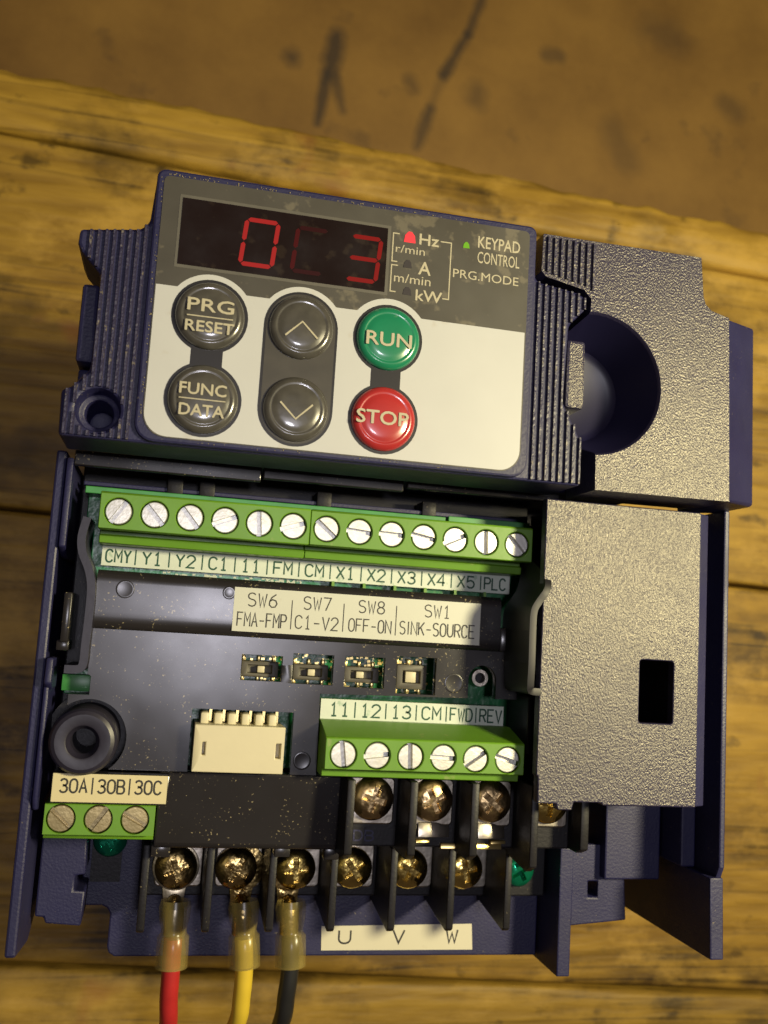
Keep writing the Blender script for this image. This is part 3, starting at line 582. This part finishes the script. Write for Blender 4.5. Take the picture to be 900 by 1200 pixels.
# --- right-hand terminal cover
CO = [(55.7, 22.4), (82.0, 22.4), (82.0, -23.5), (66.6, -23.5), (66.3, -23.1), (61.9, -23.1), (61.6, -24.3), (59.3, -24.3), (59.1, -23.4), (56.1, -23.4), (56.0, -19.5), (55.7, -19.3)]
bm = new_bm(); prism(bm, CO, 3.2, 5.0)
cut = new_bm(); prism(cut, rrect(72.1, 77.8, -11.0, -1.4, .45), -30, 8)
tc_ = P('terminal_cover', bm, M['grain'], cut=cut, bevel=.3, smooth=45)
bm = new_bm(); extr = [(82.05, 4.75), (84.0, 3.9), (84.3, -9.5), (82.05, -9.5)]
va = [bm.verts.new((x, 22.3, z)) for x, z in extr]; vb = [bm.verts.new((x, -23.4, z)) for x, z in extr]
bm.faces.new(va); bm.faces.new(vb[::-1])
for i in range(4): bm.faces.new((va[i], va[(i + 1) % 4], vb[(i + 1) % 4], vb[i]))
bmesh.ops.recalc_face_normals(bm, faces=bm.faces); P('cover_flank', bm, M['navy'], tc_, bevel=.2)
bm = new_bm(); box(bm, 60.5, 62.0, -20, 22, -13.9, 3.0); box(bm, 70.8, 71.8, -20, 22, -13.9, 3.1); box(bm, 78.2, 79.2, -20, 22, -13.9, 3.05); P('cover_rib', bm, M['black'], tc_)
bm = new_bm(); box(bm, 76.2, 86.4, -38.8, -20, -24, -13.6); P('cover_box', bm, M['navy'], bevel=.3)

# --- circuit board
bm = new_bm(); box(bm, -14.2, -9.6, -11.0, -8.6, -10.5, -8.4); P('board_tab', bm, M['board_edge'], bevel=.1)
bm = new_bm(); prism(bm, [(-13.2, 19.6), (59.5, 19.6), (59.5, -21.6), (4.5, -21.6), (4.5, -11.6), (-14.0, -11.6), (-14.0, -8), (-12.0, -7), (-12.0, 14.5), (-13.2, 15.2)], -12.2, -10.6)
pcb = P('circuit_board', bm, M['pcb'], bevel=.15)
bm = new_bm()
rnd = random.Random(21)
for k in range(170):
    x = rnd.uniform(10, 43); y = rnd.uniform(-9, -3); s = rnd.uniform(.12, .32); box(bm, x - s, x + s, y - s * .7, y + s * .7, -10.6, -10.6 + rnd.uniform(.06, .4) * (1 + .001 * k))
P('solder_pad', bm, M['gold'], pcb, smooth=0)['kind'] = 'stuff'
bm = new_bm()
for k in range(80):
    x = rnd.uniform(10, 43); y = rnd.uniform(-9, -3); box(bm, x - .4, x + .4, y - .07, y + .07, -10.6, -10.55 + .0004 * k)
for k in range(46):
    x = rnd.uniform(-2, 20); y = rnd.uniform(7.0, 7.7); box(bm, x - .22, x + .22, y - .13, y + .13, -10.6, -10.52 + .0004 * k)
P('silkscreen_mark', bm, M['ink_pale'], pcb, smooth=0)['kind'] = 'stuff'
text('TERM2', 14.6, 20.8, 6.5, 7.9, -10.5, M['ink_pale'], pcb)
text('ON', 30.9, 33.2, -4.9, -3.9, -10.4, M['ink_pale'], pcb, .01)
for x, y in ((20.4, -4.2), (24.3, -4.8), (36.6, -3.9), (38.8, -3.8), (41, -4.2), (36.8, -8.5), (38.8, -8.6)):
    bm = new_bm(); lathe(bm, [(.35, -10.6), (.75, -10.6), (.72, -10.45), (.38, -10.45)], x, y, 18); P('via_ring', bm, M['ink_pale'], pcb)

# --- screws (slotted), shared meshes
def slot_screw(mt, r=1.86):
    bm = new_bm(); lathe(bm, [(0, -1.6), (r, -1.6), (r, -.10), (r - .12, .02), (0, .05)], 0, 0, 32)
    cut = new_bm(); box(cut, -.36, .36, -3, 3, -1.0, 1)
    me = finish(to_mesh('screw', bm), to_mesh('c', cut), smooth=35); me.materials.clear(); me.materials.append(mt); return me
SCR = slot_screw(M['zinc']); SCRB = slot_screw(M['dullbrass'])
def terminal_block(prof, x0, x1, xs, y, z, me, angles):
    bm = new_bm(); extrude_x(bm, prof, x0, x1)
    cut = new_bm()
    for x in xs: lathe(cut, [(0, z - 2.2), (2.02, z - 2.2), (2.02, z + 1), (0, z + 1)], x, y, 32)
    tb = P('terminal_block', bm, M['tgreen'], cut=cut, bevel=.12, seg=1)
    for x, a in zip(xs, angles): place('screw', me, None, tb, (x, y, z - .18 + ZT), math.radians(a))
    return tb
X1 = [-7.97 + 5.08 * i for i in range(13)]
prof1 = [(18.2, -10.5), (18.2, -.15), (18.0, 0), (12.75, 0), (12.75, -2.4), (13.2, -2.6), (13.2, -5.2), (12.3, -5.2), (12.2, -4.4), (11.0, -4.7), (11.0, -10.5)]
terminal_block(prof1, -10.65, 20.0, X1[:6], 15.36, 0, SCR, [-33, 42, 40, -68, 5, -72])
terminal_block(prof1, 20.06, 55.6, X1[6:], 15.36, 0, SCR, [50, 85, 88, 80, -65, 2, 42])
X2 = [27.03 + 5.08 * i for i in range(6)]
prof2 = [(-13.4, -10.5), (-13.4, -5.2), (-15.2, 1.4), (-15.5, 1.5), (-19.9, 1.5), (-19.9, -.6), (-20.4, -.7), (-21.2, -.8), (-21.2, -10.5)]
terminal_block(prof2, 24.3, 55.1, X2, -17.7, 1.5, SCR, [8, -82, 3, 88, -55, 74])
X3 = [-12.0 + 5.08 * i for i in range(3)]
prof3 = [(-26.3, -12), (-26.3, -3.1), (-26.5, -3), (-30.6, -3), (-30.6, -4.6), (-31.4, -4.7), (-31.5, -5), (-31.5, -12)]
terminal_block(prof3, -14.3, .95, X3, -28.4, -3, SCRB, [48, -35, 62])
bm = new_bm()
for i in range(6, 12): x = X1[i] + 3.0; box(bm, x - .22, x + .22, 6.9, 8.0, -10.5, -8.6 + .01 * i)
P('wire_gate', bm, M['tgreen'])

# --- printed strips
def strip(x0, x1, y0, y1, z, th, mt, words, xs, hw, ink, ty, bars_x, skew=0):
    bm = new_bm(); box(bm, x0, x1, y0, y1, z - th, z); s = P('label_strip', bm, M[mt], smooth=0)
    for wd, x in zip(words, xs):
        h = min(hw * len(wd), 1.82); strokes(wd, x - h, x + h, ty[0], ty[1], z + .02, M[ink], s, .27)
    bars([(x - .1, x + .1, ty[0] - .2, ty[1] + .25) for x in bars_x], z + .03, M[ink], s); return s
K = (143.69 + 9) / 143.69
strip(-10.3, 55.3, 7.95, 10.95, -9.0, 1.2, 'silk', ['CMY', 'Y1', 'Y2', 'C1', '11', 'FM', 'CM', 'X1', 'X2', 'X3', 'X4', 'X5', 'PLC'], [-7.85 + 5.05 * i for i in range(13)], .72, 'ink_green', (8.5, 10.4), [-5.3 + 5.05 * i for i in range(12)])
strip(24.6, 54.5, -13.4, -10.35, -7.0, 1.0, 'silk', ['11', '12', '13', 'CM', 'FWD', 'REV'], [27.6 + 4.95 * i for i in range(6)], .76, 'ink_green', (-12.9, -10.95), [30.05 + 4.95 * i for i in range(5)])
bm = new_bm(); box(bm, -13.7, 2.5, -26.15, -21.9, -4.5, -2.1); P('label_shelf', bm, M['cover'], bevel=.2)
strip(-13.5, 2.3, -25.9, -22.0, -2.0, .15, 'paper', ['30A', '30B', '30C'], [-10.6, -5.45, -.35], .68, 'ink', (-24.6, -22.75), [-8.05, -2.95])
s = strip(9.8, 48.8, -.75, 5.85, -3.85, .12, 'paper_pale', [], [], 0, 'ink', (0, 0), [])
zz = -3.83
for wd, xa, xb, ya, yb in (('SW6', 11.9, 16.3, 3.1, 5.1), ('FMA-FMP', 10.5, 17.9, .05, 2.1), ('SW7', 20.4, 24.6, 3.15, 5.1), ('C1-V2', 19.3, 25.9, .2, 2.15), ('SW8', 29.0, 33.1, 3.2, 5.1), ('OFF-ON', 27.6, 34.3, .25, 2.2), ('SW1', 39.6, 43.8, 3.2, 5.1), ('SINK-SOURCE', 35.7, 47.9, .3, 2.3)):
    strokes(wd, xa, xb, ya, yb, zz, M['ink'], s, .19)
bars([(18.55, 18.7, 0, 4.4), (26.6, 26.75, .1, 4.4), (34.95, 35.1, 0, 4.6)], zz, M['ink'], s)

# --- glossy insulating cover over the control board
bm = new_bm(); extrude_x(bm, [(7.05, -6.3), (7.05, -4.7), (6.75, -4.3), (6.3, -4.1), (5.8, -4.02), (5.3, -4.0), (1.0, -4.0), (.3, -4.01), (-.4, -4.06), (-1.0, -4.2), (-1.45, -4.5), (-1.7, -5.0), (-1.7, -6.3)], -10.3, 52.3); ip = P('insulating_cover', bm, M['cover'], smooth=50)
for p in ip.data.polygons: p.use_smooth = abs(p.normal.x) < .5
bm = new_bm(); box(bm, 52.35, 55.2, -1.6, 2.3, -6.2, -4.3); P('insulating_cover', bm, M['cover'], bevel=.4)
LO = [(-10.4, -1.55), (55.2, -1.55), (55.9, -9.0), (24.0, -9.5), (24.2, -21.7), (-12.8, -21.7), (-12.8, -11.2), (-9.9, -11.2), (-9.9, -8.5), (-10.4, -8.2)]
bm = new_bm(); prism(bm, LO, -6.4, -4.7)
cut = new_bm()
lathe(cut, [(0, -9), (5.5, -9), (5.5, -2), (0, -2)], -9.6, -17.3, 48)
box(cut, 5.0, 20.2, -24, -12.5, -9.1, -2.1)
for x0, x1, y0, y1 in ((11.7, 17.9, -8.0, -4.15), (19.5, 25.8, -8.15, -3.6), (27.6, 33.9, -8.3, -3.55), (35.8, 42.2, -8.9, -3.15)): box(cut, x0, x1, y0, y1, -9.2, -2.2)
prism(cut, arc(49.9, -6.2, 2.3, 0, 180, 20) + [(47.6, -11), (52.2, -11)], -9.3, -2.3)
P('insulating_cover', bm, M['cover'], cut=cut, bevel=.22)
bm = new_bm(); extrude_x(bm, [(-21.75, -5.2), (-32.4, -6.0), (-33.0, -6.6), (-33.0, -9.6), (-21.75, -7.5)], 1.1, 28.4); ap = P('insulating_cover', bm, M['cover'], bevel=.3)
bm = new_bm(); box(bm, 19.0, 21.4, -34.2, -32.6, -9.4, -6.8); box(bm, .8, 3.6, -34.4, -32.5, -9.5, -6.7); box(bm, 26.6, 28.9, -34.5, -32.5, -9.45, -6.7); P('cover_tab', bm, M['cover'], ap, bevel=.2)
for x, y, z, r in ((-6.2, 4.4, -4.0, 1.35), (9.0, 4.9, -4.0, 1.0), (45.2, -6.9, -4.7, 1.55), (21.9, -19.6, -4.7, 1.35)):
    bm = new_bm(); lathe(bm, [(r, z - .15), (r, z + .03), (r - .12, z + .07), (r - .3, z + .045), (0, z + .05)], x, y, 32); P('mould_mark', bm, M['cover'], ip, smooth=60)
bm = new_bm(); lathe(bm, [(.85, -10.6), (.85, -8.0), (1.35, -8.0), (1.45, -8.3), (1.45, -10.6)], 50.6, -6.0, 28); P('eyelet', bm, M['nickel'], smooth=50)
bm = new_bm(); lathe(bm, [(0, -10.6), (.84, -10.6), (.84, -9.6), (0, -9.6)], 50.6, -6.0, 24); P('eyelet_dark_disc', bm, M['black'])  # black disc stands in for the dark inside the open eyelet

# S-shaped spring arms
zz0, zz1 = -13, -1.2
pth = smooth_path([(-12.3, 14.3), (-12.8, 11.5), (-12.5, 9.2), (-11.4, 6.8), (-10.8, 4.2), (-10.75, 0), (-10.85, -4), (-10.9, -6.6), (-11.5, -7.4), (-13.4, -7.5)], 4)
bm = new_bm(); prism(bm, ribbon(pth, 1.15), zz0, zz1); P('spring_arm', bm, M['ring'], bevel=.3)
pth = smooth_path([(56.4, 14.2, -3.0), (56.7, 12.2, 1.0), (56.4, 9.9, 5.0), (55.9, 8.2, 6.0), (54.8, 6.5, 6.0), (54.0, 4.9, 6.0), (53.9, 2, 6), (53.95, -2.9, 6), (54.05, -6.2, 5.6), (54.4, -7.0, 5.2), (56.0, -7.1, 5.0)], 4)
bm = new_bm(); rb_ = ribbon([p[:2] for p in pth], 1.1); n_ = len(pth); zt_ = [p[2] for p in pth] + [p[2] for p in pth[::-1]]
lo = [bm.verts.new((x, y, -6.1 if k % n_ else -6.1)) for k, (x, y) in enumerate(rb_)]; hi = [bm.verts.new((x, y, zt_[k])) for k, (x, y) in enumerate(rb_)]
for k in range(n_ - 1):
    a_, b_, c_, d_ = k, k + 1, 2 * n_ - 2 - k, 2 * n_ - 1 - k
    bm.faces.new((hi[a_], hi[b_], hi[c_], hi[d_])); bm.faces.new((lo[d_], lo[c_], lo[b_], lo[a_]))
for k in range(2 * n_):
    j_ = (k + 1) % (2 * n_); bm.faces.new((lo[k], lo[j_], hi[j_], hi[k]))
bmesh.ops.recalc_face_normals(bm, faces=bm.faces); P('spring_arm', bm, M['arm'], bevel=.4, seg=3)
bm = new_bm(); box(bm, 56.4, 57.1, -17.0, -8.2, -12, -1.2); P('spring_arm', bm, M['ring'], bevel=.2)
bm = new_bm(); box(bm, -14.5, -13.3, -3.8, 3.4, -12, -2.0); box(bm, -15.0, -13.2, -5.0, -3.4, -12.1, -2.5); P('arm_stop', bm, M['cover'], bevel=.3)
bm = new_bm(); box(bm, 57.8, 59.2, -4.6, 3.0, -12, -.8); P('arm_stop', bm, M['cover'], bevel=.3)

# mounting boss ring
bm = new_bm(); lathe(bm, [(4.75, -13.5), (4.75, -1.5), (4.62, -.75), (4.3, -.25), (3.8, 0), (2.55, 0), (2.3, -.08), (2.1, -.5), (1.75, -1.3), (1.7, -13.5)], -9.85, -17.4, 56)
P('boss_ring', bm, M['ring'], smooth=22)
bm = new_bm(); lathe(bm, [(0, -13.9), (6.2, -13.9), (6.2, -10.2), (0, -10.2)], -9.6, -17.3, 40); P('boss_dark_plug', bm, M['black'])  # black plug added for the dark down the screw hole and round the ring

# --- slide switches
for x0, x1, y0, y1, sx, w in ((11.9, 17.6, -7.55, -5.15, 14.9, .55), (19.9, 25.4, -7.65, -5.25, 22.7, .55), (28.0, 33.5, -7.65, -5.2, 30.4, .6), (36.4, 41.3, -8.3, -4.45, 38.6, .85)):
    yc = (y0 + y1) / 2
    bm = new_bm(); box(bm, x0, x1, y0, y1, -10.5, -7.0); cut = new_bm(); box(cut, x0 + 1.0, x1 - 1.0, yc - (.95 if w > .7 else .62), yc + (.95 if w > .7 else .62), -7.9, -6)
    sw = P('slide_switch', bm, M['switch'], cut=cut, bevel=.12)
    bm = new_bm(); box(bm, sx - w, sx + w, yc - (.85 if w > .7 else .5), yc + (.85 if w > .7 else .5), -8.0, -6.6); P('slider', bm, M['slider'], sw, bevel=.1)
    bm = new_bm()
    for xx in (x0 + .5, (x0 + x1) / 2, x1 - .5): box(bm, xx - .25, xx + .25, y0 - .8, y0 + .1, -10.4, -9.2); box(bm, xx - .25, xx + .25, y1 - .1, y1 + .8, -10.4, -9.2)
    P('switch_pin', bm, M['gold'], sw, bevel=.08)

# --- ivory connector
bm = new_bm(); box(bm, 5.5, 18.75, -21.3, -14.5, -10.5, -2.0)
cut = new_bm(); box(cut, 6.75, 7.25, -18.9, -17.0, -4, 0); box(cut, 17.5, 18.3, -19.1, -16.9, -4, 0); box(cut, 6.6, 17.6, -30, -20.4, -9, -3.2)
cn = P('connector', bm, M['conn'], cut=cut, bevel=.14)
for i in range(6):
    x = 6.9 + i * 2.02
    if x < 18:
        bm = new_bm(); box(bm, x - .62, x + .62, -14.8, -12.9, -8, -4.0 - .01 * i); P('connector_tab', bm, M['conn'], cn, bevel=.3)
bm = new_bm()
for i in range(6): x = 7.9 + i * 2.02; box(bm, x - .2, x + .2, -14.6, -12.2, -8.5, -7.9)
P('connector_pin', bm, M['gold'], cn)

# ================================================================ power terminals
bm = new_bm()
prism(bm, [(-9.5, -29.6), (68.6, -29.6), (68.6, -54.3), (-3.4, -53.8), (-4.4, -53.2), (-4.7, -52.2), (-4.7, -47.2), (-5.2, -46.3), (-6.1, -45.9), (-9.5, -45.9)], -29, -24); P('base_plate', bm, M['navy'], bevel=.3)
bm = new_bm(); prism(bm, [(30.0, -49.2), (56.5, -48.9), (56.8, -53.2), (30.2, -53.1)], -24.1, -23.9); st = P('label_strip', bm, M['paper_white'], smooth=0)
for wd, x in (('U', 34.1), ('V', 43.5), ('W', 53.0)): strokes(wd, x - 1.0, x + 1.0, -52.0, -49.9, -23.87, M['ink'], st, .3)
bm = new_bm(); box(bm, -.6, 68.3, -43.4, -33.2, -23.95, -20.5); P('terminal_base', bm, M['black'], bevel=.3)
bm = new_bm(); box(bm, 28.3, 70.2, -32.7, -21.9, -23.9, -8.0); tb2 = P('terminal_base', bm, M['black'], bevel=.3)
strokes('DB', 31.3, 34.4, -31.8, -30.3, -7.96, M['navy'], tb2, .25)
def phillips(mt, r=3.35, h=2.0):
    bm = new_bm(); lathe(bm, [(0, 0), (r, 0), (r, .5), (r * .96, .95), (r * .85, h * .72), (r * .6, h * .93), (0, h)], 0, 0, 40)
    cut = new_bm(); q, w_ = 1.95, .48; prism(cut, [(-w_, -q), (w_, -q), (w_, -w_), (q, -w_), (q, w_), (w_, w_), (w_, q), (-w_, q), (-w_, w_), (-q, w_), (-q, -w_), (-w_, -w_)], h - 1.3, h + 1)
    me = finish(to_mesh('screw', bm), to_mesh('c', cut), smooth=50); me.materials.clear(); me.materials.append(mt); return me
PH = {k: phillips(M[k]) for k in ('brass', 'bronze', 'tarnish', 'gscrew')}
def washer(x, y, z, mt, parent=inv):
    bm = new_bm(); prism(bm, rrect(x - 3.75, x + 3.75, y - 3.6, y + 3.6, .8), z, z + .9); return P('clamp_plate', bm, M[mt], parent, bevel=.25)
XP = [5.0, 14.5, 24.1, 33.7, 43.3, 53.0, 62.7]
for i, x in enumerate(XP):
    k = 'gscrew' if i == 6 else ('tarnish' if i < 2 else 'brass')
    if i < 6: washer(x + (.6 if i > 3 else (.5 if i < 3 else 0)), -38.2, -20.62, 'nickel')
    o = place('terminal_screw', PH[k], None, inv, (x, -38.6, (-19.1 if i < 3 else -19.7) + ZT), math.radians((20, 60, 5, 38, 62, 12, 30)[i]))
    if i == 6: o.scale = (.85, .85, 1.1)
for i, x in enumerate(XP[3:]):
    washer(x - .2, -25.6, -8.1, 'nickel')
    place('terminal_screw', PH['bronze' if i < 3 else 'brass'], None, inv, (x - .1, -25.2, -7.2 + ZT), math.radians((75, 25, 50, 80)[i]))
place('terminal_screw', PH['gscrew'], None, inv, (-5.6, -35.2, -22.6 + ZT), .4).scale = (.8, .8, .9)
# link between the two middle upper terminals
bm = new_bm()
def tilted(bm, x0, x1, y0, y1, zc, th, sx=-.17, sy=-.21):
    xc, yc = (x0 + x1) / 2, (y0 + y1) / 2; t = [bm.verts.new((x, y, zc + sx * (x - xc) + sy * (y - yc))) for x, y in ((x0, y0), (x1, y0), (x1, y1), (x0, y1))]
    b = [bm.verts.new((v.co.x, v.co.y, zc - th)) for v in t]; bm.faces.new(t); bm.faces.new(b[::-1])
    for i in range(4): bm.faces.new((b[i], b[(i + 1) % 4], t[(i + 1) % 4], t[i]))
tilted(bm, 41.2, 46.4, -30.9, -28.7, -6.9, 1.4, -.10); tilted(bm, 51.0, 55.6, -31.0, -28.7, -6.9, 1.4, -.12)
P('link_bar', bm, M['nickel'], bevel=.1)
bm = new_bm(); tilted(bm, 41.0, 43.2, -31.8, -31.35, -6.9, 4, -.1, -.3); tilted(bm, 45.2, 55.3, -32.75, -31.95, -7.4, 4, -.02, -.24); tilted(bm, 53.3, 55.8, -31.8, -31.35, -6.9, 4, -.1, -.3); P('link_bar', bm, M['gold'], bevel=.06)
# barriers
for i in range(7):
    x = .25 + 9.58 * i
    bm = new_bm(); extrude_x(bm, [(-33.3, -10), (-45.7, -10), (-46.2, -10.8), (-44.6, -23.9), (-33.3, -23.9)], x - .58, x + .58); P('barrier', bm, M['black'], bevel=.25)
for i, x in enumerate((28.9, 38.5, 48.15, 57.85)):
    bm = new_bm(); extrude_x(bm, [(-21.5, 0), (-32.2 - (1.6 if i == 3 else 0), 0), (-33.2 - (1.6 if i == 3 else 0), -2), (-33.2, -20.4), (-21.5, -20.4)], x - .62, x + .62); P('barrier', bm, M['black'], bevel=.25)
bm = new_bm(); extrude_x(bm, [(-22.5, -3), (-31.8, -3), (-32.6, -5), (-32.6, -20), (-22.5, -20)], 66.8, 68.2); P('barrier', bm, M['black'], bevel=.25)
# large end fin and wing at right
bm = new_bm(); extrude_x(bm, [(-34.0, -15), (-54.9, -15), (-54.9, -29), (-34, -29)], 68.75, 71.1); ef = P('end_fin', bm, M['navy'], bevel=.25)
bm = new_bm(); prism(bm, [(71.15, -33.5), (80.5, -33.5), (81.4, -46.0), (77.0, -46.4), (71.15, -46.9)], -22, -15.6)
cut = new_bm(); box(cut, 74.2, 76.0, -42.2, -39.6, -30, 0); P('fin_wing', bm, M['navy'], ef, cut=cut, bevel=.25)
# post at left
bm = new_bm(); prism(bm, [(-15.4, -31.8), (-8.9, -31.8), (-8.6, -39.0), (-10.1, -39.2), (-10.1, -41.4), (-8.4, -41.5), (-8.6, -46.6), (-13.8, -46.2), (-14.1, -45.3), (-15.4, -45.2)], -32, -15.5); P('corner_post', bm, M['navy'], bevel=.3)
bm = new_bm(); box(bm, -8.3, -3.6, -42, -31.6, -27.5, -23.2); P('pit_floor', bm, M['black'])

# ================================================================ the three wires
def wire(name, label, x, drift, wm, sm_dark):
    w_ = empty(name, (x, -60, 0)); tag(w_, label, 'wire', 'wires crimped to the input terminals')
    zc = -17.2
    bm = new_bm(); lathe(bm, [(2.2, -19.7), (3.7, -19.7), (3.7, -19.1), (2.2, -19.1)], x, -38.6, 36)
    prism(bm, [(x - 1.9, -41.5), (x + 1.9, -41.5), (x + 1.5, -44.6), (x - 1.5, -44.6)], -19.65, -19.15)
    tube(bm, [(x + .2, -43.6, -18.9), (x + .3, -44.8, zc), (x + .35, -48.4, zc)], [1.1, 1.5, 1.5], 20)
    part('ring_terminal', bm, M['tarnish' if sm_dark else 'tin'], w_, bevel=.1)
    bm = new_bm(); ys = [-43.2, -44.2, -46.0, -47.6, -48.2, -48.6, -50.8, -53.2, -53.25, -50.8, -48.8, -46, -43.25]
    rr = [(2.25, 1.55), (2.5, 1.75), (2.35, 1.95), (1.95, 2.0), (2.05, 2.05), (2.45, 2.35), (2.5, 2.4), (2.5, 2.4), (2.15, 2.1), (2.1, 2.05), (1.72, 1.75), (1.8, 1.65), (1.9, 1.35)]
    tube(bm, [(x + .35 + drift[0] * (-43 - y) / 10, y, zc) for y in ys], rr, 28, cap=False); part('crimp_sleeve', bm, M['sleeve'], w_, smooth=60)
    pth = smooth_path([(x + .35 + drift[0] * .5, -48.9, zc), (x + .35 + drift[0], -53.5, zc), (x + drift[1], -58, zc - .6), (x + drift[2], -63, zc - 3), (x + drift[3], -75, zc - 14), (x + drift[3] * 1.5, -100, zc - 45), (x + drift[3] * 2, -135, -90), (x + drift[3] * 2.2, -175, -98.1), (x + drift[3] * 2.6, -330, -98.2)], 7)
    bm = new_bm(); tube(bm, pth, 1.42, 22); part('insulation', bm, M[wm], w_, smooth=60)
wire('red_wire', 'red insulated wire in a clear crimp sleeve under the leftmost terminal screw', 5.0, (.15, .55, .9, 1.2), 'wire_red', False)
wire('yellow_wire', 'yellow insulated wire in a clear crimp sleeve between the red and black wires', 15.6, (.9, 1.25, 1.0, -1.5), 'wire_yellow', True)
wire('black_wire', 'black insulated wire in a clear crimp sleeve beside the yellow wire', 23.2, (.6, .75, .6, -.8), 'wire_black', True)
